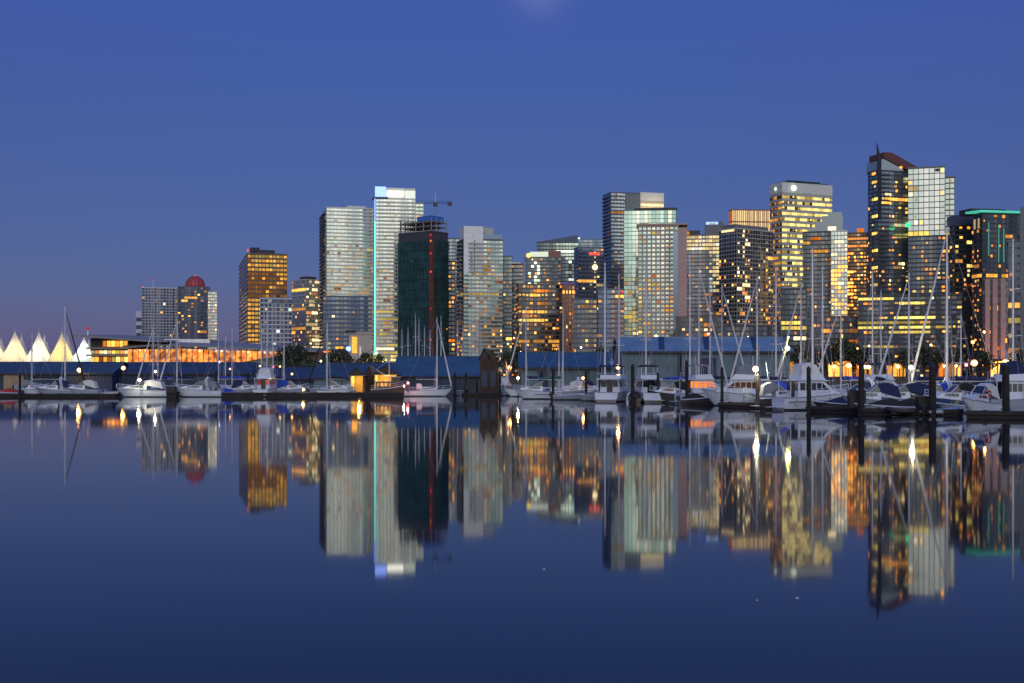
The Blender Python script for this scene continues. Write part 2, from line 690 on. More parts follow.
B = Tower('residential_tower', 'broad pale residential tower of stacked white balconies with flat top', 319.5, 326.5, 373.5, 208, 850, 14, st=2.9, bay=3.1, wall='wall_white', gl='glass_pale',
          sill=.34, litfn=pale_lit, balc=[('F', .42, .97, 'wall_white'), ('L', .15, .8, 'wall_grey')])
B.box('plant_room', 'wall_white', B.w * .45, B.w * .85, 3, 14, B.H, B.H + 2.6)
B.box('corner_column', 'wall_grey', -1.2, -.2, -1.2, -.2, 0, B.H - 12)


def crown_lit(px, py, fc, i, j):
    r = R.random()
    if py > 352 or abs(py - 319.5) < 2.4 or abs(py - 333) < 2.2 or abs(py - 344) < 2.2 or abs(py - 311) < 1.8:
        return 'yellow' if r < .88 else None
    if py > 270:
        return 'cream' if r < .26 else 'dim' if r < .34 else 'amber' if r < .42 else None
    return 'cream' if r < .05 else None


B = Tower('residential_tower', 'tallest pale tower with blue and white lit crown and cyan light strip down its corner', 373.5, 376, 415.5, 199, 830, 8, st=2.9, bay=3.0, wall='wall_white', gl='glass_pale',
          sill=.34, litfn=crown_lit, balc=[('F', .06, .50, 'wall_white'), ('F', .56, .98, 'wall_white')], depth=20)
M['cyan_strip'] = mat('cyan_strip', (.3, .8, .8), .4, emis=(.16, .85, .85), estr=1.1, var=0)
M['blue_strip'] = mat('blue_strip', (.3, .4, .8), .4, emis=(.16, .30, 1), estr=1.5, var=0)
B.box('light_strip', 'cyan_strip', -1.25, -.25, -1.25, -.25, B.fz(355), B.fz(222))
B.box('light_strip', 'blue_strip', -1.25, -.25, -1.25, -.25, B.fz(222) + .05, B.H)
B.box('crown', 'wall_white', .2, B.w, 2, 15, B.H + .9, B.fz(187))
M['crown_blue'] = mat('crown_blue', (.3, .4, .8), .4, emis=(.22, .36, 1), estr=1.9, var=0)
M['crown_white'] = mat('crown_white', (.8, .8, .7), .4, emis=(1, .97, .82), estr=2.6, var=0)
B.box('crown_screen', 'crown_blue', -.6, B.fx(386), 1.0, 1.9, B.fz(197.5), B.fz(186.2))
B.box('crown_screen', 'crown_white', B.fx(387.5), B.fx(403.5), .8, 1.9, B.fz(195.6), B.fz(190.6))
B.box('crown_screen', 'glass_pale', B.fx(405), B.w - .1, 1.0, 1.9, B.fz(198), B.fz(189.6))
B.box('roof_slab', 'wall_blue', -2.5, B.fx(388), -1.5, 8, B.H + .2, B.H + 1.4)
b = B.mb()
b.tube([(B.fx(398), 8, B.fz(187)), (B.fx(398), 8, B.fz(183.5))], .25)
B.put(b, 'aerial', 'metal_dark')
B2 = Tower('residential_tower', '', 415.5, 415.5, 423.5, 204, 836, 8, st=2.9, bay=3.0, wall='wall_white', gl='glass_pale', p=.05, into=B, balc=[('F', .2, 1, 'wall_white')])

# --- tower under construction in green netting
B = Tower('construction_tower', 'unfinished tower wrapped in dark green safety netting with red lit hoist', 398.5, 431.5, 448, 232, 780, 52, st=3.2, bay=3.4, wall='wall_dark', gl='glass_dark', bands=False,
          litfn=lambda px, py, fc, i, j: ('green' if R.random() < .008 else 'yellow' if R.random() < .012 and py > 250 else 'amber' if fc == 'F' and px > 442 and py > 265 and R.random() < .35 else None))
for (o, dr, nr, ln) in (((0, B.d), (0, -1), (-1, 0), B.d), ((0, 0), (1, 0), (0, -1), B.w)):
    b = B.mb()
    n = int(ln / .8)
    for row in range(int(B.H / 6.4)):
        za, zb = row * 6.4, row * 6.4 + 6.15
        ring = []
        for zz in (za, (za + zb) / 2, zb):
            ring.append([(o[0] + dr[0] * ln * q / n + nr[0] * (.7 + .22 * sin(q * 1.9 + row) + R.uniform(-.08, .08)), o[1] + dr[1] * ln * q / n + nr[1] * (.7 + .22 * sin(q * 1.9 + row) + R.uniform(-.08, .08)), zz) for q in range(n + 1)])
        b.loft(ring, caps=False, closed=False)
    B.put(b, 'netting', 'net_green')
hx = B.mb()
hx.box(-1.6, .9, -1.6, .9, 0, B.H - 2)
M['hoist'] = mat('hoist_rust', (.15, .05, .04), .8, var=.4)
h_ = B.put(hx, 'hoist_shaft', 'hoist')
for i in range(22):
    b = B.mb()
    b.box(-1.85, -1.63, -1.3, -.5, 8 + i * 4, 9.0 + i * 4)
    b.build('work_lamp', LIT['orange' if i % 3 else 'red'], h_) if i in (4, 9, 15, 18, 20, 21) else None
for i in range(3):
    B.box('floor_slab', 'concrete', .2, B.w - .2, .2, B.d - .2, B.H + 1 + i * 3, B.H + 1.35 + i * 3)
for a in range(4):
    for c_ in range(5):
        B.box('column', 'concrete', .6 + a * (B.w - 1.8) / 3, 1.1 + a * (B.w - 1.8) / 3, .6 + c_ * (B.d - 1.8) / 4, 1.1 + c_ * (B.d - 1.8) / 4, B.H + .5, B.H + 9.5)
b = B.mb()
b.box(.5, B.w * .8, 1, B.d * .45, B.H + 7.7, B.H + 11)
B.put(b, 'tarpaulin', 'tarp_blue')
b = B.mb()
for a in range(10):
    b.tube([(.1, B.d * (.55 + .045 * a), B.H), (.1, B.d * (.55 + .045 * a), B.H + 13)], .12, 4)
for a in range(5):
    b.tube([(.1, B.d * .5, B.H + 2.5 * a), (.1, B.d, B.H + 2.5 * a)], .12, 4)
B.put(b, 'scaffold', 'metal_dark')

# tower crane over it
DC = 800
cr_ = thing('tower_crane', 'dark tower crane with short jib above netted tower', 'crane', (gx(435, DC), DC + 6, G))
zt = gz(202, DC) - G
b = MB()
for (a, c_) in ((-.9, -.9), (.9, -.9), (.9, .9), (-.9, .9)):
    b.tube([(a, c_, 0), (a, c_, zt)], .06, 4)
for i in range(int(zt / 2)):
    k = 1 if i % 2 else -1
    b.tube([(-.9 * k, -.9, i * 2), (.9 * k, -.9, i * 2 + 2)], .08, 4)
    b.tube([(-.9, -.9 * k, i * 2), (-.9, .9 * k, i * 2 + 2)], .08, 4)
b.build('mast', M['metal_pale'], cr_)
b = MB()
for (y_, z_) in ((-.6, 0), (.6, 0), (0, 1.4)):
    b.tube([(-13, y_, zt + z_), (11, y_, zt + z_)], .08, 4)
for i in range(24):
    b.tube([(-13 + i, -.6, zt), (-12.5 + i, 0, zt + 1.4)], .07, 4)
b.build('jib', M['metal_dark'], cr_)
b = MB()
b.tube([(0, 0, zt), (0, 0, zt + 8)], [.4, .2], 5)
b.tube([(0, 0, zt + 8), (-12, 0, zt + 1.2)], .07, 4)
b.tube([(0, 0, zt + 8), (10, 0, zt + 1.2)], .07, 4)
b.build('apex', M['metal_pale'], cr_)
MB().box(-1.6, 1.2, -1.2, 1.2, zt - 2.0, zt + .6).build('cab', M['metal_dark'], cr_)
MB().box(8, 11, -.9, .9, zt - 1.6, zt + .8).build('counterweight', M['metal_dark'], cr_)

# --- blue tower behind, pale stepped tower
B = Tower('office_tower', 'dim blue tower half hidden between netted tower and pale stepped tower', 440, 440, 462, 239, 1050, st=3.4, bay=3.2, wall='wall_blue', gl='glass_blue', p=.02)
B = Tower('lit_annex', 'dark slim block dotted with amber lamps beside netted tower', 444, 444, 455, 262, 800, st=3.2, bay=2.6, wall='wall_dark', gl='glass_dark', p=.35, keys=('amber', 'orange', 'yellow'))


def step_lit(px, py, fc, i, j):
    r = R.random()
    if abs(py - 294) < 2.3 and px < 499:
        return 'yellow' if r < .8 else 'cream'
    if abs(py - 275) < 2 and 471 < px < 494:
        return 'cream' if r < .8 else None
    if 481 < px < 492 and 250 < py < 278:
        return 'amber' if r < .45 else 'dim' if r < .7 else None
    if py > 294:
        return 'amber' if r < .05 else 'dim' if r < .13 else 'cream' if r < .16 else None
    return 'dim' if r < .03 else None


B = Tower('residential_tower', 'stepped glass tower with bright white upper wall and bands of lit balconies', 457, 463.5, 503, 240, 760, 14, st=2.9, bay=3.0, wall='wall_grey', gl='glass_green', litfn=step_lit, sill=.34,
          balc=[('F', .12, .98, 'wall_pale'), ('L', .1, .9, 'wall_pale')])
B.box('upper_wall', 'wall_bright', 0.1, B.fx(483), -.6, 15, B.fz(273), B.fz(226))
B.box('wall_slot', 'glass_dark', B.fx(470.5), B.fx(472), -.7, -.62, B.fz(270), B.fz(252))
B.box('wall_slot', 'metal_dark', B.fx(474), B.fx(474.8), -.75, -.62, B.fz(272), B.fz(240))
B.box('crown', 'wall_pale', B.fx(463.8), B.fx(494.5), 3, 15, B.fz(240), B.fz(226.5))
B.box('crown_screen', 'glass_blue', B.fx(483.3), B.w - .6, -.5, 6, B.H + 1, B.H + 4)
B = Tower('apartment_block', 'narrow olive block beside stepped glass tower', 503, 503, 512, 257, 790, st=3.0, bay=2.6, wall='wall_green', gl='glass_grey', p=.10, keys=('amber', 'dim'))
B = Tower('apartment_block', 'plain dark grey block with a pale roof edge between olive block and banded hotel', 511, 511, 523, 265, 830, st=3.0, bay=2.8, wall='wall_dark', gl='glass_grey', p=.08, keys=('amber', 'orange', 'dim'))
B.box('roof_slab', 'wall_white', -.6, B.w * .8, -.8, 12, B.H + .9, B.H + 1.9)

# --- middle cluster
B = Tower('office_tower', 'distant office tower with slanted roof and pale green lit glass top', 537, 537, 578, 243, 1080, st=3.6, bay=3.4, wall='wall_dark', gl='glass_dark', p=.05,
          litfn=lambda px, py, fc, i, j: ('pale' if px > 557 and py < 258 else 'pale' if px > 566 and py < 280 and R.random() < .5 else None))
b = B.mb()
b.prism([(0, 0, B.H + 1), (B.w, 0, B.H + 7), (B.w, 18, B.H + 7), (0, 18, B.H + 1)], B.H + .9, 0)
B.put(b, 'roof', 'wall_blue')
B = Tower('office_tower', 'hazy teal tower peeping between slanted roof tower and tall blue tower', 576, 576, 603, 240, 1250, st=3.6, bay=3.4, wall='wall_green', gl='glass_blue', p=.02)
b = B.mb()
b.tube([(3, 8, B.H), (3, 8, B.H + 3.5)], [2.2, .8], 10)
B.put(b, 'turret', 'pale')


def mid_lit(px, py, fc, i, j):
    r = R.random()
    if 528 < px < 540 and 262 < py < 290:
        return 'pale' if r < .45 else None
    return 'amber' if r < .05 else 'dim' if r < .10 else None


B = Tower('apartment_tower', 'grey apartment tower with brick topped roof room and bright lamp at its corner', 525, 525, 561, 258, 900, st=3.0, bay=2.8, wall='wall_grey', gl='glass_dark', litfn=mid_lit,
          balc=[('F', .45, 1, 'wall_grey')])
B.box('roof_room', 'glass_pale', B.fx(530), B.fx(548.3), 2, 12, B.H + .9, B.fz(251.5))
B.box('roof_room', 'wall_brick', B.fx(548.5), B.fx(561), 2, 12, B.H + .9, B.fz(250.5))
b = B.mb()
b.ball((B.fx(528.5), -1, B.fz(255.5)), 1.7, 10, 6)
B.put(b, 'roof_lamp', 'yellow')


def hotel_lit(px, py, fc, i, j):
    r = R.random()
    for y_, a, c_ in ((294, 518, 549), (310.5, 520, 549), (319, 518, 549)):
        if abs(py - y_) < 2.2 and a < px < c_:
            return 'yellow' if r < .55 else 'amber'
    if abs(py - 289) < 2.2 and 535 < px < 547:
        return 'orange'
    if abs(py - 341) < 2.2 or abs(py - 346) < 2.2:
        return 'amber' if r < .35 else None
    return 'amber' if r < .04 else 'dim' if r < .16 else None


B = Tower('banded_hotel', 'brown mid rise hotel with three long golden window bands', 516, 518.5, 563, 285, 740, 5, st=2.9, bay=2.9, wall='wall_brown', gl='glass_dark', litfn=hotel_lit, sill=.3, depth=20)
B = Tower('brick_tower', 'slim brick tower with orange lit top storey and violet roof rim', 562, 562, 575, 286, 730, st=3.0, bay=2.6, wall='wall_brick', gl='glass_bronze', mull=.5, p=.04, rows=[(560, 577, 293, 'amber')])
M['violet'] = mat('violet_rim', (.16, .10, .40), .5)
B.box('roof_rim', 'violet', -.6, B.w + .6, -.6, 10, B.H + .9, B.H + 2.0)
B = Tower('office_tower', 'dark blue tower with a vertical row of white lamps and red roof sign', 574, 578, 603.5, 248, 800, 12, st=3.0, bay=2.9, wall='wall_blue', gl='glass_blue', p=.05, keys=('amber', 'orange', 'dim'),
          rows=[(577, 596, 281, 'amber'), (583, 594, 311, 'orange'), (588, 600, 253, 'red')])
for i in range(9):
    b = B.mb()
    b.ball((B.fx(594.7), -.8, B.fz(252 + i * 5)), .55 if i != 3 else 1.9, 8, 5)
    B.put(b, 'lamp', 'cream')


def curve_lit(px, py, fc, i, j):
    r = R.random()
    if abs(py - 214) < 2 and px > 612:
        return 'amber'
    return 'amber' if r < .03 and py > 260 else 'dim' if r < .05 else None


B = Tower('office_tower', 'tall dark blue tower with rounded flank and glowing white roof house', 603, 611, 664, 193, 900, 14, st=3.1, bay=3.0, wall='wall_blue', gl='glass_teal', litfn=curve_lit,
          balc=[('F', 0, .22, 'wall_grey'), ('L', .2, .9, 'wall_blue')])
B.box('roof_house', 'wall_white', B.fx(640), B.w - .3, -.7, 12, B.fz(211), B.fz(192.5) + 1)
for i in range(4):  # glowing strips stand in for floodlight washing up the roof house
    B.box('roof_band', 'cream', B.fx(640.5), B.w - .6, -.95, -.72, B.fz(210.5 - i * .1) if i == 0 else B.fz(209.5 - i * 2.6), B.fz(208.9) if i == 0 else B.fz(208.0 - i * 2.6))
B.flood = (B.fx(652), -5, B.fz(213))
RH = B
B.box('roof_house', 'wall_grey', B.fx(625), B.fx(639.8), -.5, 10, B.fz(212), B.fz(193))
for i in range(4):
    for j in range(4):
        B.box('window', 'glass_dark', B.fx(626 + j * 3.5), B.fx(628.6 + j * 3.5), -.62, -.52, B.fz(198 + i * 4), B.fz(195.4 + i * 4))


def teal_lit(px, py, fc, i, j):
    r = R.random()
    if px < 640 and py > 277:
        return 'yellow' if r < .28 else 'amber' if r < .36 else 'cream' if r < .46 else None
    return 'pale' if r < .05 else None


B = Tower('residential_tower', 'pale green glass tower with thin dark flat roof behind tan tower', 624, 624, 676, 211, 820, st=3.2, bay=3.4, wall='wall_green', gl='glass_green', litfn=teal_lit, sill=.12, head=.98, mull=.08)
B.box('roof_slab', 'metal_dark', 7, B.w + .8, -1.2, 20, B.H + .9, B.H + 1.8)


def tan_lit(px, py, fc, i, j):
    r = R.random()
    if abs(py - 231.5) < 2.4 and abs(px - 655) < 2:
        return 'yellow'
    if abs(py - 284) < 2.4 and abs(px - 655) < 4:
        return 'yellow'
    if py > 277 and px < 655:
        return 'yellow' if r < .14 else 'cream' if r < .22 else None
    if py > 296 and px > 664:
        return 'amber' if r < .18 else None
    return 'amber' if r < .03 else 'cream' if r < .07 else None


B = Tower('apartment_tower', 'tan concrete apartment tower with regular square windows and pink flank', 638, 638, 678.5, 227, 720, st=2.95, bay=3.4, wall='wall_tan', gl='glass_green', litfn=tan_lit, sill=.30, head=.86, mull=.34,
          balc=[('F', .70, .87, 'wall_tan')], merge=False)
B.box('corner_pier', 'wall_pink', B.w - .1, B.w + 5.0, .4, 18, 0, B.H - .5)
B.box('roof_slab', 'wall_pink', -.8, B.w + 5.4, -.8, 18, B.H + .9, B.H + 1.8)
B.box('corner_glazing', 'glass_blue', B.w * .87, B.w * .99, -.5, -.2, 2, B.H - 3)

# --- right of the middle


def grand_lit(px, py, fc, i, j):
    r = R.random()
    if py < 249 and px > 683:
        return 'cream' if r < .8 else 'white'
    if 708 < px < 722 and py < 292:
        return 'cream' if r < .55 else 'pale' if r < .7 else None
    if py > 290:
        return 'amber' if r < .07 else 'orange' if r < .12 else 'red' if r < .13 else 'dim' if r < .2 else None
    return 'dim' if r < .05 else None


B = Tower('office_tower', 'grey tower with cream lit top floors and small blue white roof sign', 681, 681, 723, 236, 860, st=3.1, bay=3.1, wall='wall_grey', gl='glass_grey', litfn=grand_lit)
B.box('roof_house', 'wall_grey', B.fx(705), B.w, 0, 14, B.H + .9, B.fz(222))
B.box('roof_sign', 'blue', B.fx(706), B.fx(718), -.3, -.05, B.fz(225), B.fz(222.5))
B.box('roof_sign', 'white', B.fx(709), B.fx(716), -.55, -.32, B.fz(225), B.fz(223))
B.box('roof_house', 'metal_dark', B.fx(687), B.fx(700), 2, 10, B.H + .9, B.H + 4)
b = B.mb()
b.ball((B.fx(687.5), -1.2, B.fz(233.5)), 1.5, 8, 5)
B.put(b, 'roof_lamp', 'amber')
B = Tower('striped_tower', 'distant tower top of upright cream and copper lit stripes', 729, 732, 770, 210, 1200, 6, st=14, bay=2.4, wall='wall_brick', gl='glass_bronze', mull=.35, sill=.08, head=.97,
          litfn=lambda px, py, fc, i, j: 'stripe' if fc == 'F' else 'orange')


def mesh_lit(px, py, fc, i, j):
    r = R.random()
    if fc == 'L':
        return 'amber' if r < .03 else 'orange' if r < .06 else None
    if 737 < px < 750 and py < 300:
        return 'cream' if r < .28 else 'dim' if r < .4 else None
    if py > 262:
        return 'amber' if r < .07 else 'orange' if r < .10 else 'cream' if r < .13 else None
    return 'dim' if r < .04 else 'cream' if r < .06 else None


B = Tower('residential_tower', 'glass tower with white lattice frame and dark blue flank before the striped tower', 719, 737, 773, 229, 760, 35, st=3.0, bay=2.8, wall='wall_pale', gl='glass_grey', litfn=mesh_lit, sill=.16, head=.92, mull=.16)
B.box('roof_house', 'wall_grey', 1, B.w * .95, 3, 14, B.H + .9, B.H + 3.5)
B.box('roof_band', 'cream', -.9, -.62, 2, B.d - 3, B.H - 1.2, B.H)


def bank_lit(px, py, fc, i, j):
    r = R.random()
    if i % 2 == 0:
        return 'skip'
    if py < 196:
        return 'amber' if r < .7 else 'dim' if r < .9 else None
    if fc == 'L':
        return 'amber' if r < .55 else 'dim' if r < .75 else None
    if py > 292:
        return 'dim' if r < .2 else None
    return 'bank' if r < .70 else 'yellow' if r < .93 else None


B = Tower('bank_tower', 'bright yellow banded office tower with domed dark roof cap', 770, 782, 832, 187, 980, 22, st=2.55, bay=3.0, wall='wall_pale', gl='glass_bronze', litfn=bank_lit, sill=.0, head=1.0, mull=.05)
B.box('upper_wall', 'wall_white', -.2, B.w + .2, -.35, B.d, B.fz(192.5), B.fz(182))
b = B.mb()
b.prism([(3, 2), (B.w - 3, 2), (B.w - 3, B.d - 2), (3, B.d - 2)], B.fz(182), B.fz(180.5))
b.prism([(9, 4), (B.w - 9, 4), (B.w - 9, B.d - 4), (9, B.d - 4)], B.fz(180.5), B.fz(178.8))
B.put(b, 'roof_cap', 'net_green')
for px in (776, 793):
    b = B.mb()
    b.ball((B.fx(px) if px > 782 else 0, -1.2 if px > 782 else B.d * .5, B.fz(187.5)), 2.4 if px > 782 else 1.6, 10, 6)
    B.put(b, 'logo_lamp', 'pale')
B = Tower('office_tower', 'dark tower with stepped rounded shoulder in front of yellow banded tower', 803, 803, 843, 233, 780, st=3.1, bay=2.8, wall='wall_dark', gl='glass_dark', p=.05, keys=('amber', 'cream', 'orange', 'dim'),
          rows=[(811, 830, 252.5, 'amber'), (811, 822, 238, 'orange'), (803, 809, 245, 'amber')])
for k, (a, c_, y_) in enumerate(((809, 843, 228), (815, 843, 222), (822, 843, 216.5), (828, 842, 213))):
    B.box('setback', 'glass_grey', B.fx(a), B.fx(c_), .2 + k * .2, 16 - k, B.fz(235) if k == 0 else B.fz((228, 222, 216.5)[k - 1]), B.fz(y_))
B.box('window', 'cream', B.fx(828), B.fx(836), -.1, .15, B.fz(231), B.fz(227.5))
B = Tower('residential_tower', 'slender white gridded tower between dark shouldered tower and copper brown tower', 831, 831, 847.5, 232, 765, st=3.0, bay=2.6, wall='wall_white', gl='glass_pale', mull=.25,
          litfn=lambda px, py, fc, i, j: ('amber' if py > 258 and R.random() < .5 else 'cream' if R.random() < .35 else None))


def copper(px, py, fc, i, j):
    r = R.random()
    if py > 250:
        return 'amber' if r < .22 else 'orange' if r < .34 else None
    return 'dim' if i % 2 else None


B = Tower('copper_tower', 'copper brown office tower with orange lamp box on its roof', 847, 847, 870, 234, 840, st=2.9, bay=2.7, wall='wall_brown', gl='glass_bronze', litfn=copper, sill=.35)
B.box('roof_lamp_box', 'orange', B.fx(857), B.fx(864), 2, 7, B.H + .9, B.H + 4)

# --- great tower with spire


def spire_lit(px, py, fc, i, j):
    r = R.random()
    if abs(py - 201) < 2.4 and px > 880:
        return 'amber' if r < .85 else 'yellow'
    if 872 < px < 879 and i % 4 == 1:
        return 'yellow' if r < .8 else 'amber'
    return 'amber' if r < .055 else 'cream' if r < .085 else 'orange' if r < .10 else None


B = Tower('great_tower', 'tallest tower at the city end with needle fin and slanting dark red roof', 868, 878, 908, 171, 740, 18, st=3.0, bay=2.8, wall='wall_dark', gl='glass_teal', litfn=spire_lit,
          balc=[('F', .05, .35, 'wall_dark')])


def great_lit(px, py, fc, i, j):
    r = R.random()
    if py > 236:
        return 'amber' if r < .09 else 'yellow' if r < .12 else 'orange' if r < .15 else None
    if abs(py - 235.5) < 2.2:
        return 'yellow' if r < .85 else None
    if px < 917 and py > 178:
        return 'cream' if r < .38 else 'amber' if r < .44 else None
    return 'cream' if r < .05 else 'amber' if r < .075 else None


M['glass_bright'] = glass('glass_bright', (.36, .43, .38), (.58, .66, .57), (.7, .7, .62), .2, .12, .6)
ZS = gz(237, 738)
B1 = Tower('great_tower', '', 908, 908, 954, 237.5, 738, st=3.1, bay=2.9, wall='wall_dark', gl='glass_dark', litfn=great_lit, into=B)
B2 = Tower('great_tower', '', 908, 908, 945, 169, 738, st=3.9, bay=3.6, wall='wall_grey', gl='glass_bright', litfn=great_lit, into=B, sill=.08, head=.92, mull=.12, z0=ZS)
B3 = Tower('great_tower', '', 945, 945, 954.5, 178, 741, st=3.9, bay=3.0, wall='wall_grey', gl='glass_bright', litfn=great_lit, into=B, sill=.12, head=.88, mull=.16, z0=ZS)
b = B.mb()
xa, xb, xc = B.fx(883.5), B.fx(891), B.fx(920)
sec = lambda y: [(xa, y, B.fz(158)), (xa, y, B.fz(152)), (xb, y, B.fz(151.8)), (xc, y, B.fz(166.5)), (xc, y, B.fz(169.5)), (B.fx(905), y, B.fz(167.5))]
b.loft([sec(-.8), sec(15)])
B.put(b, 'roof', 'roof_red')
b = B.mb()
sec = lambda y: [(B.fx(880), y, B.H - .2), (B.fx(880), y, B.fz(160)), (xa + .2, y, B.fz(158.3)), (B.fx(903), y, B.fz(167.6)), (B.fx(905), y, B.H - .2)]
b.loft([sec(0), sec(14)])
B.put(b, 'upper_glazing', 'glass_pale')
b = B.mb()
sec = lambda y: [(B.fx(878.2), y, B.H - 30), (B.fx(876.2), y, B.fz(143)), (B.fx(880.6), y, B.fz(160)), (B.fx(880.2), y, B.H - 30)]
b.loft([sec(-.9), sec(-.3)])
B.put(b, 'spire', 'metal_dark')
b = B.mb()
b.ball((B.fx(901), .2, B.fz(165.5)), 1.2, 8, 5)
B.put(b, 'roof_lamp', 'amber')
b = B2.mb()
b.box(B2.fx(935), B2.fx(939.5), -.5, -.2, B2.fz(173), B2.fz(170))
B2.put(b, 'sign_panel', 'metal_dark')
b = B2.mb()
b.ball((B2.fx(908), -1, B2.fz(225)), 1.5, 8, 5)
B2.put(b, 'green_lamp', 'green')

# --- right edge
B = Tower('office_tower', 'dark mid rise tower with amber windows right behind the tallest mast', 950, 955, 978, 226, 700, 10, st=3.1, bay=2.9, wall='wall_dark', gl='glass_dark', p=.13, keys=('amber', 'yellow', 'orange', 'amber'),
          rows=[(967, 975, 242, 'yellow'), (967, 976, 264, 'yellow'), (967, 976, 268, 'yellow')])
B.box('roof_house', 'wall_blue', 3, B.w, 3, 14, B.H + .9, B.fz(214))


def green_lit(px, py, fc, i, j):
    r = R.random()
    if abs(py - 276) < 2.3:
        return 'amber' if r < .6 else None
    return 'amber' if r < .07 else 'dim' if r < .11 else 'orange' if r < .13 else None


B = Tower('green_rim_tower', 'dark office tower with glowing green roof rim and upright green strips', 972, 982, 1032, 214, 680, 12, st=3.2, bay=3.0, wall='wall_dark', gl='glass_dark', litfn=green_lit)
M['green_strip'] = mat('green_strip', (.1, .5, .4), .5, emis=(.08, .85, .50), estr=.5)
M['green_fin'] = mat('green_fin', (.1, .4, .3), .5, emis=(.10, .60, .36), estr=.16)
b = B.mb()
b.prism([(-5.5, B.d * .8), (-2, -1.4), (3, -2), (B.w + 1, -2), (B.w + 1, 4), (4, 4), (0, B.d * .8)], B.H + .9, B.H + 2.0)
B.put(b, 'roof_rim', 'green_strip')
B.box('roof_house', 'roof_dark', -3, B.w * .6, 6, 18, B.H + .9, B.H + 4)
for px, y0, y1 in ((988, 222, 256), (998, 224, 262), (1003, 228, 262)):
    B.box('light_fin', 'green_fin', B.fx(px) - .35, B.fx(px) + .35, -.75, -.3, B.fz(y1), B.fz(y0))
B.box('light_fin', 'cream', -.9, -.3, B.d * .6, B.d * .6 + .8, B.fz(228), B.fz(218))
B.box('light_fin', 'cream', -.9, -.3, B.d * .2, B.d * .2 + .8, B.fz(228), B.fz(218))

B = Tower('pillared_building', 'pink stone building with three tall fluted pillars washed by orange light', 984, 984, 1008, 281, 470, st=3.6, bay=3.4, wall='wall_brown', gl='glass_dark', p=.05, keys=('orange', 'amber'))
for px in (987.5, 995, 1003):
    x = B.fx(px)
    b = B.mb()
    b.prism([(x - .85, -1.3), (x + .85, -1.3), (x + .85, -.2), (x - .85, -.2)], 0, B.H + .6)
    for q in (-.5, 0, .5):
        b.box(x + q - .12, x + q + .12, -1.42, -1.28, .2, B.H + .4)
    B.put(b, 'pillar', 'wall_pink')
B = Tower('office_block', 'grey office block with ribbon windows and yellow lit floors at the frame edge', 1008, 1008, 1040, 242, 500, st=3.5, bay=3.2, wall='wall_grey', gl='glass_dark',
          rows=[(1008, 1040, 318, 'yellow'), (1008, 1040, 322, 'yellow'), (1008, 1018, 309, 'amber'), (1008, 1040, 353, 'dim')], p=.08)
B.box('wing', 'wall_grey', B.fx(1020) if B.w > 5 else 1, B.w, -2, 0, 0, B.H + 14)


def low_lit(px, py, fc, i, j):
    r = R.random()
    for y_, a, c_ in ((299, 860, 903), (305, 889, 925), (316, 881, 948), (322.5, 859, 921), (328, 860, 960), (333, 890, 932), (346, 862, 895)):
        if abs(py - y_) < 2.3 and a < px < c_:
            return 'yellow' if r < .9 else None
    return 'amber' if r < .025 else None


B = Tower('office_block', 'low dark office block with long yellow lit ribbon windows before the great tower', 858, 858, 962, 297, 520, st=2.4, bay=2.6, wall='wall_dark', gl='glass_dark', litfn=low_lit, sill=.28, head=.80, mull=.06)
B = Tower('office_block', 'low stepped office with two yellow lit floors below dark shouldered tower', 781, 781, 806, 290, 620, st=3.0, bay=2.6, wall='wall_dark', gl='glass_dark', p=.07, keys=('amber', 'cream', 'orange'),
          rows=[(782, 802, 323.5, 'yellow'), (781, 806, 328.5, 'yellow'), (792, 806, 338, 'cream')])
B = Tower('apartment_block', 'dark low block full of orange windows behind white cruiser with railings', 812, 812, 858, 318, 560, st=3.0, bay=2.6, wall='wall_brown', gl='glass_dark', p=.14, keys=('orange', 'amber', 'amber', 'dim'))
B = Tower('apartment_block', 'long low brick apartments with scattered orange windows above grey boat shed', 676, 676, 722, 318, 610, st=3.0, bay=2.8, wall='wall_brown', gl='glass_dark', p=.10, keys=('orange', 'amber', 'dim', 'red'))
B = Tower('apartment_block', 'low grey apartments with warm windows under the white lattice tower', 722, 722, 781, 327, 600, st=3.0, bay=2.8, wall='wall_dark', gl='glass_dark', p=.11, keys=('orange', 'amber', 'cream', 'dim'))
B = Tower('apartment_block', 'mid height blue grey apartments with red lit balconies right behind the twin bare masts', 598, 598, 624, 290, 640, st=3.0, bay=2.8, wall='wall_blue', gl='glass_blue', p=.09, keys=('orange', 'red', 'amber', 'dim'), balc=[('F', .55, .95, 'wall_brick')])
B = Tower('apartment_block', 'lower dim apartments with violet walls between brick tower and rounded tower', 573, 573, 597, 300, 650, st=3.0, bay=2.8, wall='wall_blue', gl='glass_grey', p=.04, keys=('amber', 'dim'), balc=[('F', .25, .75, 'wall_grey')])
B = Tower('apartment_block', 'blue glazed lower block with amber windows in front of broad pale tower', 323, 323, 372, 297, 690, st=3.0, bay=2.8, wall='wall_blue', gl='glass_blue', litfn=lambda px, py, fc, i, j: (R.choice(('amber', 'cream', 'orange')) if R.random() < (.03 if py < 335 else .22) else None), balc=[('F', 0, 1, 'wall_blue')])
B = Tower('lit_pavilion', 'tan waterfront pavilion with floodlit blank wall and blue lamp', 349, 349, 372, 334, 520, st=4, bay=4, wall='wall_tan', gl='glass_dark', p=0, bands=False)
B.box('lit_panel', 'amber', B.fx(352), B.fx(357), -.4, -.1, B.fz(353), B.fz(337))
B.box('roof_slab', 'roof_dark', -1.5, B.w * .3, -1.5, 8, B.H + .9, B.H + 1.6)
b = B.mb()
b.ball((B.fx(348.5), -2, B.fz(349)), 1.1, 10, 6)
B.put(b, 'blue_lamp', 'blue')
b = B.mb()
b.box(B.fx(359.5), B.fx(361.2), -2.2, -1.6, B.fz(361), B.fz(347))
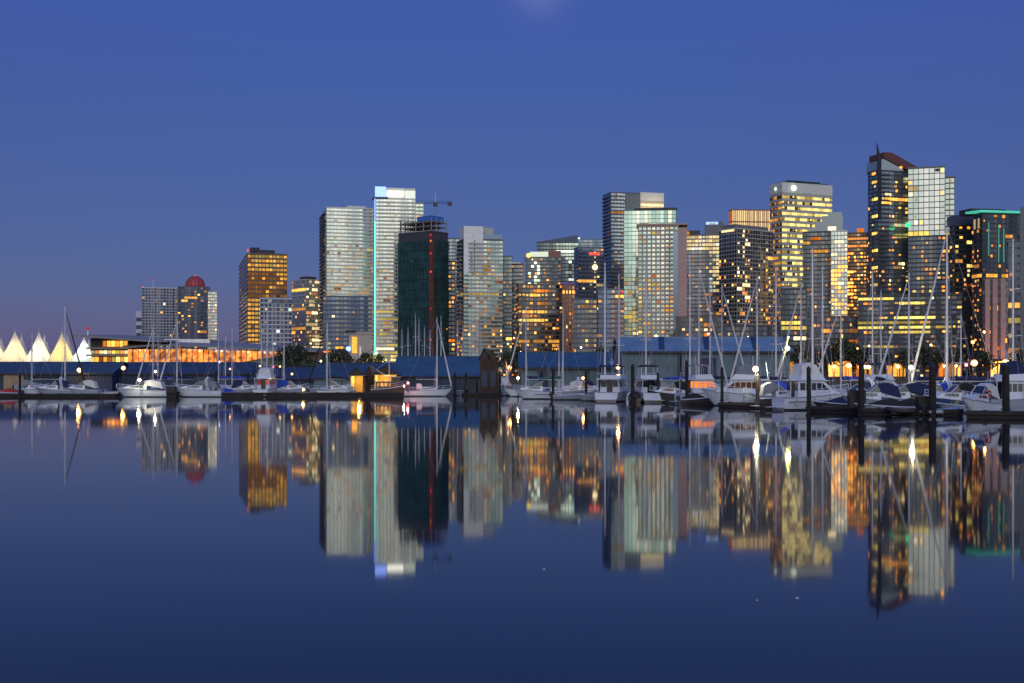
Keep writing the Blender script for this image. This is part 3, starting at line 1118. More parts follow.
B.put(b, 'sign_pylon', 'white')

#CONT
# ------------------------------------------------------------------ white sail roofs on the pier
M['sail'] = bpy.data.materials.new('sail_cloth')
M['sail'].use_nodes = True
t = M['sail'].node_tree
for n in list(t.nodes):
    t.nodes.remove(n)
o_ = t.nodes.new('ShaderNodeOutputMaterial')
mx = t.nodes.new('ShaderNodeMixShader')
df, tr = t.nodes.new('ShaderNodeBsdfDiffuse'), t.nodes.new('ShaderNodeBsdfTranslucent')
df.inputs[0].default_value = tr.inputs[0].default_value = (.82, .80, .74, 1)
mx.inputs[0].default_value = .5
t.links.new(df.outputs[0], mx.inputs[1])
t.links.new(tr.outputs[0], mx.inputs[2])
t.links.new(mx.outputs[0], o_.inputs[0])


def lamp(name, loc, power, col, r=.4, parent=None):
    l = bpy.data.lights.new(name, 'POINT')
    l.energy, l.color, l.shadow_soft_size = power, col, r
    o = bpy.data.objects.new(name, l)
    C.objects.link(o)
    o.location = loc
    if parent is not None:
        o.parent = parent
    return o


DS = 1300
for (px, half, top, col, pw, lab) in ((-6, 15, 334, (1, .85, .5), 1.0, 'cream lit sail tent cut off by the picture edge'),
                                      (15, 14.5, 329.5, (1, .80, .36), 1.25, 'cream lit white sail tent, first full one along the pier'),
                                      (39, 13.5, 330, (1, .88, .62), 1.35, 'palest of the lit sail tents, between a cream one and a yellow one'),
                                      (62, 13.5, 330, (1, .68, .10), 1.15, 'sail tent glowing strongest yellow on the pier'),
                                      (84, 13.5, 336, (.85, .95, .85), 1.15, 'bluish white lit sail tent beside the convention hall')):
    zb, zt = gz(366, DS), gz(top, DS)
    hw = half / F * DS
    tn = thing('sail_tent', lab, 'tent roof', (gx(px, DS), DS, zb), 0, 'sail roofs on the pier')
    for (nm, ox, oy, hh, sc) in (('sail', 0, 0, zt - zb, 1.0), ('rear_sail', -hw * .08, hw * 1.3, (zt - zb) * .93, .85)):
        b = MB()
        rings = []
        for i in range(13):
            f = i / 12
            r_ = (1 - f) ** 1.3 * .96 + .04 * (1 - f)
            ring = []
            for q in range(24):
                a = q / 24 * 2 * pi
                k = 1 / max(abs(cos(a)), abs(sin(a))) ** .75
                ring.append((ox + cos(a) * hw * sc * r_ * k * (1 + .05 * sin(a * 8)), oy + sin(a) * hw * 1.1 * sc * r_ * k, f * hh))
            rings.append(ring)
        b.loft(rings, caps=False)
        b.build(nm, M['sail'], tn, smooth=True)
    b = MB()
    b.tube([(0, 0, 0), (0, 0, zt - zb + 3)], [.5, .25], 6)
    b.build('mast', M['metal_pale'], tn)
    lamp('tent_light', (0, -1, 7), 9000 * pw, col, 3.0, tn)
    lamp('tent_light', (0, 0, 20), 2200 * pw, col, 1.5, tn)
pier = thing('pier_building', 'long dark pier building with pale lit rail under the sail tents', 'building', (gx(-30, 1280), 1280, 0))
MB().box(0, gx(96, 1280) - gx(-30, 1280), 0, 90, 0, gz(366.5, 1280)).build('wall', M['wall_dark'], pier)
for i in range(36):
    MB().box(1 + i * 3.7, 3.6 + i * 3.7, -.3, -.05, gz(366, 1280) - 2.2, gz(366, 1280) - .9).build('window', LIT['cream' if i % 3 else 'amber'], pier)
b = MB()
b.box(0, 134, -.6, -.35, gz(364.2, 1280), gz(363.6, 1280))
b.build('rail', M['metal_pale'], pier)

# ------------------------------------------------------------------ convention hall with the great roof
DV = 640
hall = thing('convention_hall', 'long low convention hall with orange lit glass front under a wide dark roof', 'building', (0, DV, 0))


def hx_(px):
    return gx(px, DV)


def hz_(py):
    return gz(py, DV)


M['grass_roof'] = mat('grass_roof', (.045, .07, .04), .95, scale=.3, var=.4)
M['roof_metal'] = mat('roof_metal', (.23, .225, .22), .6)
b = MB()
prof = [(79, 335.5), (95, 336.2), (124, 338.5), (150, 340.5), (172, 341)]
b.loft([[(hx_(x), -9, hz_(y) - .9), (hx_(x), -9, hz_(y)), (hx_(x), 60, hz_(y) + 2.5), (hx_(x), 60, hz_(y) + 1.2)] for x, y in prof])
b.build('upper_roof', M['roof_metal'], hall)
b = MB()
prof = [(124, 347.5), (160, 344.5), (200, 345.5), (250, 348), (318, 351)]
b.loft([[(hx_(x), -7, hz_(y + .6) - .5), (hx_(x), -7, hz_(y)), (hx_(x), 26, hz_(y - 9 * (1 - (x - 124) / 330))), (hx_(x), 26, hz_(y - 8 * (1 - (x - 124) / 330)) - 1)] for x, y in prof])
b.build('lower_roof', M['roof_metal'], hall)
MB().box(hx_(160), hx_(206), 8, 30, hz_(343), hz_(338.6)).build('skylight', M['metal_pale'], hall)
b = MB()
b.prism([(hx_(90), 2), (hx_(320), 2), (hx_(322), 60), (hx_(90), 60)], 0, hz_(352))
b.build('wall', M['wall_brown'], hall)
b = MB()
b.prism([(hx_(88), 4), (hx_(126), 4), (hx_(126), 58), (hx_(88), 58)], hz_(352), hz_(337.8))
b.build('upper_wall', M['wall_dark'], hall)
M['orange_hall'] = mat('orange_hall', (.5, .16, .05), .6, emis=(1, .22, .025), estr=1.15)
t = M['orange_hall'].node_tree       # lit hall behind the glass: patches of wood wall, lamps and doors
pb = t.nodes['Principled BSDF']
tcn, nz, rp = t.nodes.new('ShaderNodeTexCoord'), t.nodes.new('ShaderNodeTexNoise'), t.nodes.new('ShaderNodeValToRGB')
nz.inputs['Scale'].default_value, nz.inputs['Detail'].default_value = .33, 6
rp.color_ramp.elements[0].position, rp.color_ramp.elements[0].color = .40, (.14, .02, .004, 1)
rp.color_ramp.elements[1].position, rp.color_ramp.elements[1].color = .62, (1, .38, .06, 1)
t.links.new(tcn.outputs['Object'], nz.inputs['Vector'])
t.links.new(nz.outputs['Fac'], rp.inputs[0])
t.links.new(rp.outputs[0], pb.inputs['Emission Color'])


def hall_base(px):
    return 364 if px < 232 else 364 - (px - 232) / 60 * 11


i = 0
px = 128.0
while px < 284:
    x0, x1 = px, px + 5.0
    ytop = 349.2 if px < 172 else 348.6 + (px - 172) * .03
    b = MB()
    b.quad((hx_(x0), -.4, hz_(hall_base(x0))), (hx_(x1), -.4, hz_(hall_base(x1))), (hx_(x1), -.4, hz_(ytop)), (hx_(x0), -.4, hz_(ytop)))
    b.build('window', M['orange_hall'], hall)
    b = MB()
    b.box(hx_(x1 + .2), hx_(x1 + .6), -1.2, -.5, hz_(366), hz_(ytop))
    b.build('column', M['metal_dark'], hall)
    b = MB()
    b.ball((hx_(x0 + 2.3), -1.5, hz_(ytop + 1.2)), .42 + .3 * R.random(), 8, 5)
    b.build('lamp', LIT['white' if R.random() < .6 else 'amber'], hall)
    px += 5.4
    i += 1
for r_, (ya, yb, n, keys) in enumerate(((340.8, 346.5, 6, ('orange', 'amber')), (350.5, 353.6, 9, ('cream', 'amber', 'yellow')), (357, 363, 9, ('amber', 'orange', 'dim', 'yellow')))):
    for k in range(n):
        xa = (102 if r_ == 0 else 90) + k * 4.2
        b = MB()
        b.quad((hx_(xa), 1.4, hz_(yb)), (hx_(xa + 3.6), 1.4, hz_(yb)), (hx_(xa + 3.6), 1.4, hz_(ya)), (hx_(xa), 1.4, hz_(ya)))
        b.build('window', LIT[R.choice(keys)], hall)
for y_ in (348.3, 355.3):
    MB().box(hx_(88), hx_(127), -3, 2, hz_(y_) - .4, hz_(y_) + .4).build('floor_slab', M['roof_metal'], hall)
b = MB()
b.poly([(hx_(230), -2, hz_(366)), (hx_(325), -2, hz_(366)), (hx_(325), 20, hz_(354)), (hx_(292), 0, hz_(354)), (hx_(262), -.6, hz_(359))])
b.build('grass_slope', M['grass_roof'], hall)
b = MB()
b.tube([(hx_(85.5), 4, hz_(336)), (hx_(85.5), 4, hz_(329))], [.6, .3])
a_ = b.build('aerial', M['metal_pale'], hall)
b = MB()
b.ball((hx_(85.5), 4, hz_(328.3)), .9, 8, 5)
b.build('beacon', LIT['red'], a_)
lamp('hall_light', (hx_(140), -5, hz_(353)), 2500, (1, .5, .15), 1, hall)
lamp('hall_light', (hx_(200), -5, hz_(354)), 2500, (1, .4, .12), 1, hall)
lamp('hall_light', (hx_(250), -5, hz_(353)), 2000, (1, .5, .2), 1, hall)

# ------------------------------------------------------------------ trees on the shore
M['leaf'] = mat('tree_leaf', (.045, .060, .028), .8, var=.45, scale=.5, island=.6)
M['bark'] = mat('tree_bark', (.07, .05, .035), .9)


def tree_proto(h, wd, seed):
    rr = random.Random(seed)
    root = bpy.data.objects.new('shore_tree', None)
    C.objects.link(root)
    b = MB()
    b.tube([(0, 0, -.3), (.1, 0, h * .35), (-.05, .1, h * .8)], [.28, .2, .05], 7)
    tips = []
    for i in range(9):
        a = i * 2.4
        z0 = h * (.28 + .05 * i)
        rl = wd * (.55 + .4 * rr.random()) * (1 - .06 * i)
        p = (cos(a) * rl, sin(a) * rl, z0 + h * .18)
        b.tube([(0, 0, z0), (p[0] * .5, p[1] * .5, z0 + h * .11), p], [.11, .07, .02], 5)
        tips.append(p)
    b.build('trunk', M['bark'], root)
    b = MB()
    tips += [(0, 0, h * .9), (.3, .2, h * .78)]
    for p in tips:
        cr_ = wd * (.30 + .22 * rr.random())
        for k in range(60):
            d = Vector((rr.gauss(0, 1), rr.gauss(0, 1), rr.gauss(0, .8)))
            d = d.normalized() * cr_ * rr.random() ** .4
            c = Vector(p) + d
            n = Vector((rr.gauss(0, 1), rr.gauss(0, 1), rr.gauss(0, 1))).normalized()
            u_ = n.orthogonal().normalized() * rr.uniform(.14, .30)
            v_ = n.cross(u_)
            b.quad(c - u_ - v_ * .6, c + u_ - v_ * .6, c + u_ * .5 + v_ * .8, c - u_ * .5 + v_ * .8)
    b.build('crown', M['leaf'], root)
    index_kids(root)
    return root


protos = [tree_proto(8, 3.0, 1), tree_proto(9.5, 2.6, 2), tree_proto(6.5, 3.2, 3)]
used = [False] * 3
TREES = [(330, 352, 420, 0, 'small tree among waterfront lamps below the broad pale tower'), (341, 349, 425, 2, 'round tree beside the blue lamp of the tan pavilion'),
         (366, 353, 415, 2, 'low tree at the foot of the cyan light strip'), (379, 355, 410, 0, 'low dark tree between tan pavilion and netted tower'),
         (300, 344, 560, 1, 'dark tree at the sloping end of the convention hall'), (288, 346, 560, 2, 'bushy tree on the grass slope of the convention hall'),
         (486, 349, 330, 1, 'dark tree behind the pointed wooden boathouse'), (507, 351, 330, 0, 'dark tree beside the orange red lamp'), (517, 346, 335, 1, 'tall thin tree at the end of the bright blue shed'),
         (797, 345, 300, 1, 'tree rising beside the leaning yellow lamp pole'), (812, 350, 300, 2, 'bushy tree behind the thick pair of masts'), (826, 343, 300, 0, 'dark tree behind white cruiser with railings'),
         (842, 339, 300, 2, 'widest dark crown in front of the low orange windowed block'), (853, 343, 298, 0, 'dark tree next to the widest crown by the red orange lamp'), (868, 347, 295, 2, 'low tree under the yellow ribbon windows, near the orange lamp'),
         (884, 351, 290, 0, 'low dark tree between two orange shore lamps'), (903, 349, 290, 1, 'dark tree behind the starry white lamp'), (924, 346, 290, 2, 'dark bushy tree under the lowest yellow ribbon'),
         (938, 351, 285, 0, 'low tree just beside the tallest mast'), (957, 348, 285, 1, 'slim tree between the tallest mast and the big orange lamp'), (985, 352, 280, 2, 'low tree before the pink pillars'),
         (1019, 350, 280, 0, 'dark tree by the picture edge before the ribbon windowed block'), (655, 345, 320, 0, 'treetop above the grey boat shed roof by an amber lamp'), (735, 343, 320, 2, 'treetop above the far end of the grey boat shed'),
         (600, 346, 330, 1, 'slim tree in the gap between blue shed and grey shed'), (612, 350, 330, 0, 'small dark tree behind the twin bare masts'),
         (553, 350, 330, 2, 'dark treetop above the bright blue shed roof')]
for (px, py, D, k, lab) in TREES:
    o = protos[k] if not used[k] else copy_tree(protos[k])
    used[k] = True
    tag(o, lab, 'tree', 'trees along the shore')
    sc = (gz(py, D) - G) / (8, 9.5, 6.5)[k] / .98
    o.location = (gx(px, D), D, G)
    o.scale = (sc, sc, sc)
    o.rotation_euler = (0, 0, R.uniform(0, 6))

for (xa, xb, D, ya, lab) in ((856, 874, 300, 361, 'added low kiosk with a wide orange lit front behind the row of three shore lamps'), (828, 852, 304, 360, 'added low kiosk with amber shop windows under the widest tree crown'), (938, 962, 296, 361, 'added low kiosk with warm windows behind the tallest mast'),
                             (990, 1012, 292, 360, 'added low kiosk lit orange at the foot of the pink pillars'), (764, 800, 310, 360, 'added long low kiosk with amber windows behind the blue covered boat'), (886, 906, 300, 362, 'added small kiosk lit amber between two shore lamps')):
    k_ = thing('glow_kiosk', lab, 'kiosk', (gx(xa, D), D, G), 0, 'kiosks added for the street glow')  # kiosks added to supply the orange glow at street level
    W_, h_k = gx(xb, D) - gx(xa, D), gz(ya, D) - G
    MB().box(0, W_, 0, 4, 0, h_k).build('wall', M['wall_brown'], k_)
    MB().box(-.6, W_ + .6, -1.2, 4.5, h_k + .003, h_k + .25).build('roof', M['roof_dark'], k_)
    n = max(2, int(W_ / 1.5))
    for i in range(n):
        b = MB()
        b.quad((W_ * (i + .08) / n, -.05, .8), (W_ * (i + .92) / n, -.05, .8), (W_ * (i + .92) / n, -.05, h_k - .3), (W_ * (i + .08) / n, -.05, h_k - .3))
        b.build('window', LIT[R.choice(('amber', 'orange', 'amber', 'dim'))], k_)
# ------------------------------------------------------------------ boat sheds
M['tin_blue'] = mat('tin_blue', (.03, .058, .095), .55, var=.25, scale=.35)
M['tin_bright'] = mat('tin_bright', (.032, .085, .14), .5, var=.2, scale=.3)
M['tin_pale'] = mat('tin_pale', (.15, .245, .32), .5, var=.2, scale=.3)
M['tin_teal'] = mat('tin_teal', (.12, .19, .22), .6, var=.25, scale=.3)
M['tin_dark'] = mat('tin_dark', (.022, .04, .085), .6, var=.3, scale=.3)
M['wood_dark'] = mat('wood_dark', (.07, .045, .03), .85, var=.35, scale=.8)
M['wood_tan'] = mat('wood_tan', (.34, .25, .16), .8, var=.2)


def shed(label, xa, xb, yr, ye, D, mr_, mw_, rot=0.0, doors=(), depth=16, seams=6.0):
    """long floating boat shed: corrugated front wall, pitched roof with ridge at row yr and eave at row ye"""
    W = gx(xb, D) - gx(xa, D)
    zr, ze = gz(yr, D + depth / 2), gz(ye, D)
    s_ = thing('boat_shed', label, 'shed', (gx(xa, D), D, 0), rot)
    b = MB()
    n = int(W / .35)
    for (yy, sg) in ((0, -1), (depth, 1)):
        b.loft([[(W * q / n, yy + sg * .05 * (q % 2), z) for q in range(n + 1)] for z in (-.2, ze)], caps=False, closed=False)
    for xx in (0, W):
        b.poly([(xx, 0, -.2), (xx, depth, -.2), (xx, depth, ze), (xx, depth / 2, zr - .1), (xx, 0, ze)])
    b.build('wall', M[mw_], s_)
    b = MB()
    n = int(W / .5)
    e = .7
    dz = (zr - ze) / (depth / 2) * e
    for k in range(2):
        ya, yb = (-e, depth / 2) if k == 0 else (depth + e, depth / 2)
        b.loft([[(-.5 + (W + 1) * q / n, ya, ze - dz + .12 + .05 * (q % 2)) for q in range(n + 1)], [(-.5 + (W + 1) * q / n, yb, zr + .12 + .05 * (q % 2)) for q in range(n + 1)]], caps=False, closed=False)
    rf = b.build('roof', M[mr_], s_)
    b = MB()
    b.tube([(-.5, depth / 2, zr + .16), (W + .5, depth / 2, zr + .16)], .16, 6)
    b.build('ridge', M[mr_], rf)
    MB().box(-.5, W + .5, -e - .08, -e + .04, ze - dz - .12, ze - dz + .1).build('gutter', M['metal_dark'], s_)
    q = seams
    while q < W - 2:
        MB().box(q - .1, q + .1, -.16, -.07, 0, ze - .15).build('post', M['metal_dark'], s_)
        q += seams
    for (da, db, dt, dm) in doors:
        x0, x1 = gx(da, D) - gx(xa, D), gx(db, D) - gx(xa, D)
        MB().box(x0, x1, -.26, -.1, .1, gz(dt, D)).build('door', M[dm], s_)
    return s_


shed('long dark blue boat shed with a tan door below the sail tents', -25, 112, 363, 373, 270, 'tin_blue', 'tin_dark', doors=[(4, 24, 374.5, 'wood_tan'), (52, 60, 378, 'tin_dark')])
shed('dark blue boat shed under the orange lit convention hall', 114, 252, 363.2, 373, 275, 'tin_dark', 'tin_dark', doors=[(150, 160, 377, 'tin_blue'), (196, 206, 377, 'tin_blue')])
shed('low grey blue shed behind the white boat with rounded cabin', 254, 318, 368, 378, 268, 'tin_dark', 'tin_dark')
shed('blue boat shed with pale roof edge between the dark leaning stay and the glowing boathouse', 314, 404, 364, 377, 256, 'tin_blue', 'tin_teal')
shed('broad blue boat shed whose roof many bare masts overtop', 395, 482, 357.5, 375, 246, 'tin_bright', 'tin_blue', doors=[(440, 448, 376, 'tin_dark'), (452, 460, 376, 'tin_dark'), (464, 470, 377, 'tin_dark')])
shed('bright blue roofed shed with dull teal wall behind the pointed white cruiser', 521, 612, 353.5, 367, 212, 'tin_bright', 'tin_teal', doors=[(538, 548, 371, 'tin_dark')])
LS = shed('pale blue roofed grey boat shed, longest of all, behind the crowded cruisers', 622, 790, 338.5, 351, 192, 'tin_pale', 'tin_teal', doors=[(700, 716, 358, 'tin_dark')], seams=9.0)
for px in (661, 707, 756):                      # dark patched strips run up the long roof
    xa = gx(px - 2, 192) - gx(622, 192)
    b = MB()
    e_, r_ = gz(351, 192), gz(338.5, 200)
    b.loft([[(xa, .2, e_ + .28), (xa + .9, .2, e_ + .28), (xa + .9, .2, e_ + .36), (xa, .2, e_ + .36)], [(xa + .9, 7.7, r_ + .22), (xa + 1.8, 7.7, r_ + .22), (xa + 1.8, 7.7, r_ + .30), (xa + .9, 7.7, r_ + .30)]])
    b.build('roof_strip', M['tin_dark'], LS)

# pointed wooden boathouse
DW = 226
bh = thing('wooden_boathouse', 'tall dark wooden boathouse with two pointed gables', 'boathouse', (gx(480, DW), DW, 0))
Wb = gx(497.5, DW) - gx(480, DW)
for k in range(2):
    x0, x1 = k * Wb / 2, (k + 1) * Wb / 2
    zt, ze = gz(348 if k == 0 else 350.5, DW), gz(358, DW)
    b = MB()
    for i in range(6):
        xa, xb = x0 + (x1 - x0) * i / 6 + .02, x0 + (x1 - x0) * (i + 1) / 6 - .02
        za = ze + (zt - ze) * (1 - abs((xa - x0) / (x1 - x0) * 2 - 1))
        zb = ze + (zt - ze) * (1 - abs((xb - x0) / (x1 - x0) * 2 - 1))
        b.prism([(xa, 0, za), (xb, 0, zb), (xb, .15, zb), (xa, .15, za)], -.2, 0)
    b.box(x0, x1, .16, 9, -.2, ze)
    b.build('wall', M['wood_dark'], bh)
    b = MB()
    xm = (x0 + x1) / 2
    for (xa, xb) in ((x0 - .25, xm), (x1 + .25, xm)):
        b.quad((xa, -.4, ze - .3), (xb, -.4, zt + .1), (xb, 9, zt + .1), (xa, 9, ze - .3))
    b.build('roof', M['tin_blue'], bh)
    MB().box(xm - .5, xm + .5, -.08, -.01, 1.5, 4.5).build('door', M['tin_blue'], bh)

# two open boathouses glowing inside


def open_house(label, xa, xb, ye, yp, D, depth, pw):
    W = gx(xb, D) - gx(xa, D)
    ze, zp = gz(ye, D), gz(yp, D)
    h = thing('open_boathouse', label, 'boathouse', (gx(xa, D), D, 0))
    b = MB()
    b.box(0, .15, 0, depth, .1, ze)
    b.box(W - .15, W, 0, depth, .1, ze)
    b.box(.15, W - .15, depth - .15, depth, .1, ze)
    b.build('wall', M['wood_tan'], h)
    b = MB()
    b.prism([(-.3, -.5), (W + .3, -.5), (W + .3, depth), (-.3, depth)], ze, ze + .12)
    b.build('ceiling', M['wood_tan'], h)
    b = MB()
    for k in range(2):
        xe, xm = (-.4, W / 2) if k == 0 else (W + .4, W / 2)
        b.loft([[(xe, -.6, ze + .1), (xe, depth, ze + .1)], [(xm, -.6, zp), (xm, depth, zp)]], caps=False, closed=False)
    b.build('roof', M['tin_blue'], h)
    b = MB()
    b.poly([(-.3, -.45, ze + .13), (W + .3, -.45, ze + .13), (W / 2, -.45, zp - .1)])
    b.build('gable', M['wood_dark'], h)
    MB().box(.16, W - .16, .1, depth - .2, .05, .35).build('floor', M['wood_tan'], h)
    b = MB()
    b.box(W / 2 - .5, W / 2 + .5, depth * .45, depth * .55, ze - .2, ze - .05)
    b.build('ceiling_lamp', LIT['yellow'], h)
    lamp('boathouse_light', (W / 2, depth * .5, ze - .6), pw, (1, .62, .12), .3, h)
    return h


open_house('small open boathouse glowing amber inside, beside the moored white launch', 350, 363.5, 376, 368, 228, 7, 900)
open_house('wider open boathouse glowing yellow inside, behind the dark trawler', 374, 397, 375, 365.5, 230, 7, 1100)
gp = thing('tall_gable', 'dark narrow gable with pale lit edge between the two glowing boathouses', 'boathouse', (gx(364, 232), 232, 0))
b = MB()
Wg = gx(374, 232) - gx(364, 232)
b.poly([(0, 0, 0), (Wg, 0, 0), (Wg, 0, 3.2), (Wg / 2, 0, gz(366, 232)), (0, 0, 3.2)])
b.poly([(0, 8, 0), (Wg, 8, 0), (Wg, 8, 3.2), (Wg / 2, 8, gz(366, 232)), (0, 8, 3.2)])
b.quad((0, 0, 0), (0, 8, 0), (0, 8, 3.2), (0, 0, 3.2))
b.quad((Wg, 0, 0), (Wg, 8, 0), (Wg, 8, 3.2), (Wg, 0, 3.2))
b.build('wall', M['wood_dark'], gp)
b = MB()
for xe in (-.2, Wg + .2):
    b.quad((xe, -.3, 3.1), (Wg / 2, -.3, gz(365.6, 232)), (Wg / 2, 8.2, gz(365.6, 232)), (xe, 8.2, 3.1))
b.build('roof', M['wood_tan'], gp)

# ------------------------------------------------------------------ boats
M['gel'] = mat('gelcoat_white', (.62, .68, .76), .22, var=.06, scale=.5, coat=.4)
M['gel_blue'] = mat('gelcoat_blue', (.05, .08, .20), .22, var=.08, coat=.4)
M['gel_grey'] = mat('gelcoat_grey', (.30, .35, .43), .3, var=.08, coat=.3)
M['gel_dark'] = mat('gelcoat_dark', (.06, .05, .05), .3, var=.1)
M['deck_grey'] = mat('deck_grey', (.42, .42, .40), .7)
M['boot_top'] = mat('boot_top', (.02, .022, .03), .5)
M['boat_glass'] = mat('boat_glass', (.015, .02, .025), .06, var=0, spec=.8)
M['alloy'] = mat('mast_alloy', (.72, .73, .74), .32, .35, var=.05)
M['wire'] = mat('rigging_wire', (.45, .46, .48), .4, .5, var=0)
M['cv_blue'] = mat('canvas_blue', (.02, .06, .42), .85, var=.2, scale=1.5)
M['cv_navy'] = mat('canvas_navy', (.012, .02, .08), .85, var=.2, scale=1.5)
M['cv_white'] = mat('canvas_white', (.62, .63, .62), .85, var=.1, scale=1.5)
M['cv_green'] = mat('canvas_green', (.03, .13, .10), .85, var=.2, scale=1.5)
M['cv_black'] = mat('canvas_black', (.015, .015, .017), .85, var=.2)
M['cv_red'] = mat('canvas_red', (.35, .03, .03), .85, var=.2)
M['cv_grey'] = mat('canvas_grey', (.20, .22, .25), .85, var=.2)
M['fender'] = mat('fender_vinyl', (.55, .56, .58), .4, var=.05)
M['rubber'] = mat('black_rubber', (.02, .02, .02), .6, var=0)
M['ring_red'] = mat('ring_red', (.45, .04, .03), .6, var=.1)


def hull(root, Ln, Bm, fs, fb, m='gel', stern=.82, rake=.9, stripe='boot_top', deck='deck_grey'):
    """Ln long hull from x=-Ln/2 (transom) to +Ln/2 (stem); freeboard fs at the stern, fb at the bow"""
    n = 14
    rings, shr = [], []
    for i in range(n + 1):
        t = i / n
        if t < .42:
            hb = Bm / 2 * (stern + (1 - stern) * sin(t / .42 * pi / 2))
        else:
            hb = Bm / 2 * max(.02, 1 - ((t - .42) / .58) ** 2.3)
        s_ = fs + (fb - fs) * t ** 1.8
        x = -Ln / 2 + Ln * t
        k = rake * t ** 5
        flare = .80 + .12 * (1 - t)
        pr = [(hb, s_), (hb * (.97 - .10 * t), s_ * .55), (hb * flare * .93, .08), (hb * flare * .70, -.22), (.02, -.42 + .25 * t)]
        pts = [(x - k * (1 - z / s_), y, z) for (y, z) in pr] + [(x - k * (1 - z / s_), -y, z) for (y, z) in reversed(pr)]
        rings.append(pts)
        shr.append((x, hb, s_))
    b = MB()
    b.loft(rings, caps=False, closed=False)
    b.poly(rings[0])
    h = b.build('hull', M[m], root, smooth=False)
    b = MB()
    for i in range(n):
        (xa, ha, za), (xb, hb, zb) = shr[i], shr[i + 1]
        b.quad((xa, -ha + .04, za - .06), (xb, -hb + .02, zb - .06), (xb, hb - .02, zb - .06), (xa, ha - .04, za - .06))
    b.build('deck', M[deck], root)
    for sg in (-1, 1):
        b = MB()
        b.tube([(x, sg * (y + .02), z + .02) for (x, y, z) in shr], .055, 5)
        b.build('rub_rail', M['gel' if m != 'gel' else 'gel_grey'], h)
        b = MB()
        o = [(p[2 if sg > 0 else 7][0], p[2 if sg > 0 else 7][1] * 1.012 + sg * .012) for p in rings]
        for i in range(n):
            b.quad((o[i][0], o[i][1], .02), (o[i + 1][0], o[i + 1][1], .02), (o[i + 1][0], o[i + 1][1] + sg * .006, .17), (o[i][0], o[i][1] + sg * .006, .17))
        b.build('boot_stripe', M[stripe], h)
    return shr


def sheer(shr, x):
    for i in range(len(shr) - 1):
        if shr[i][0] <= x <= shr[i + 1][0]:
            f = (x - shr[i][0]) / (shr[i + 1][0] - shr[i][0])
            return shr[i][1] + f * (shr[i + 1][1] - shr[i][1]), shr[i][2] + f * (shr[i + 1][2] - shr[i][2])
    return shr[-1][1], shr[-1][2]


def side_prism(root, name, prof, hb, ht, m, parent=None):
    """cabin from a side profile [(x, z)...] counter-clockwise; half width hb at its lowest point, ht at its highest"""
    z0, z1 = min(p[1] for p in prof), max(p[1] for p in prof)

    def hw(z):
        return hb + (ht - hb) * (z - z0) / max(z1 - z0, .01)
    b = MB()
    k = len(prof)
    n = b.pts([(x, -hw(z), z) for x, z in prof] + [(x, hw(z), z) for x, z in prof])
    b.f.append(tuple(n + i for i in range(k)))
    b.f.append(tuple(n + k + i for i in reversed(range(k))))
    b.m += [0, 0]
    for i in range(k):
        j = (i + 1) % k
        b.f.append((n + j, n + i, n + k + i, n + k + j))
        b.m.append(0)
    o = b.build(name, M[m], parent or root)
    return o, hw


def side_panes(parent, hw, prof, m='boat_glass', name='side_window'):
    for sg in (-1, 1):
        b = MB()
        b.poly([(x, sg * (hw(z) + .015), z) for x, z in (prof if sg < 0 else list(reversed(prof)))])
        b.build(name, M.get(m) or LIT[m], parent)


def front_pane(parent, xa, za, xb, zb, hw, m='boat_glass', name='windscreen', d=.02):
    b = MB()
    b.quad((xa + d, -hw(za) * .9, za), (xa + d, hw(za) * .9, za), (xb + d, hw(zb) * .9, zb), (xb + d, -hw(zb) * .9, zb))
    b.build(name, M.get(m) or LIT[m], parent)


def rail(root, shr, xa, xb, h=.6, name='guard_rail'):
    for sg in (-1, 1):
        b = MB()
        xs = [xa + (xb - xa) * i / 6 for i in range(7)]
        top = []
        for x in xs:
            y, z = sheer(shr, x)
            y = max(y - .08, .05)
            b.tube([(x, sg * y, z), (x, sg * y, z + h)], .022, 4)
            top.append((x, sg * y, z + h))
        b.tube(top, .026, 4)
        b.tube([(x, y, z - h / 2) for x, y, z in top], .016, 4)
        b.build(name, M['alloy'], root)


def fenders(root, shr, xs, sg):
    for x in xs:
        y, z = sheer(shr, x)
        b = MB()
        b.tube([(x, sg * (y + .14), z - .75), (x, sg * (y + .16), z - .65), (x, sg * (y + .16), z - .2), (x, sg * (y + .12), z - .1)], [.05, .13, .13, .05], 7)
        b.tube([(x, sg * (y + .12), z - .1), (x, sg * y, z + .1)], .015, 4)
        b.build('fender', M['fender'], root)


def outboard(root, x, z):
    b = MB()
    b.loft([[(x - .05, -.2, z), (x - .5, -.18, z), (x - .5, .18, z), (x - .05, .2, z)], [(x - .02, -.22, z + .35), (x - .55, -.2, z + .35), (x - .55, .2, z + .35), (x - .02, .22, z + .35)],
            [(x - .1, -.15, z + .6), (x - .45, -.14, z + .6), (x - .45, .14, z + .6), (x - .1, .15, z + .6)]])
    b.box(x - .35, x - .18, -.06, .06, z - .8, z)
    b.build('outboard_motor', M['rubber'], root)


def place(name, label, cat, px, D, hd, group=None):
    return thing(name, label, cat, (gx(px, D), D, 0), radians(hd), group)


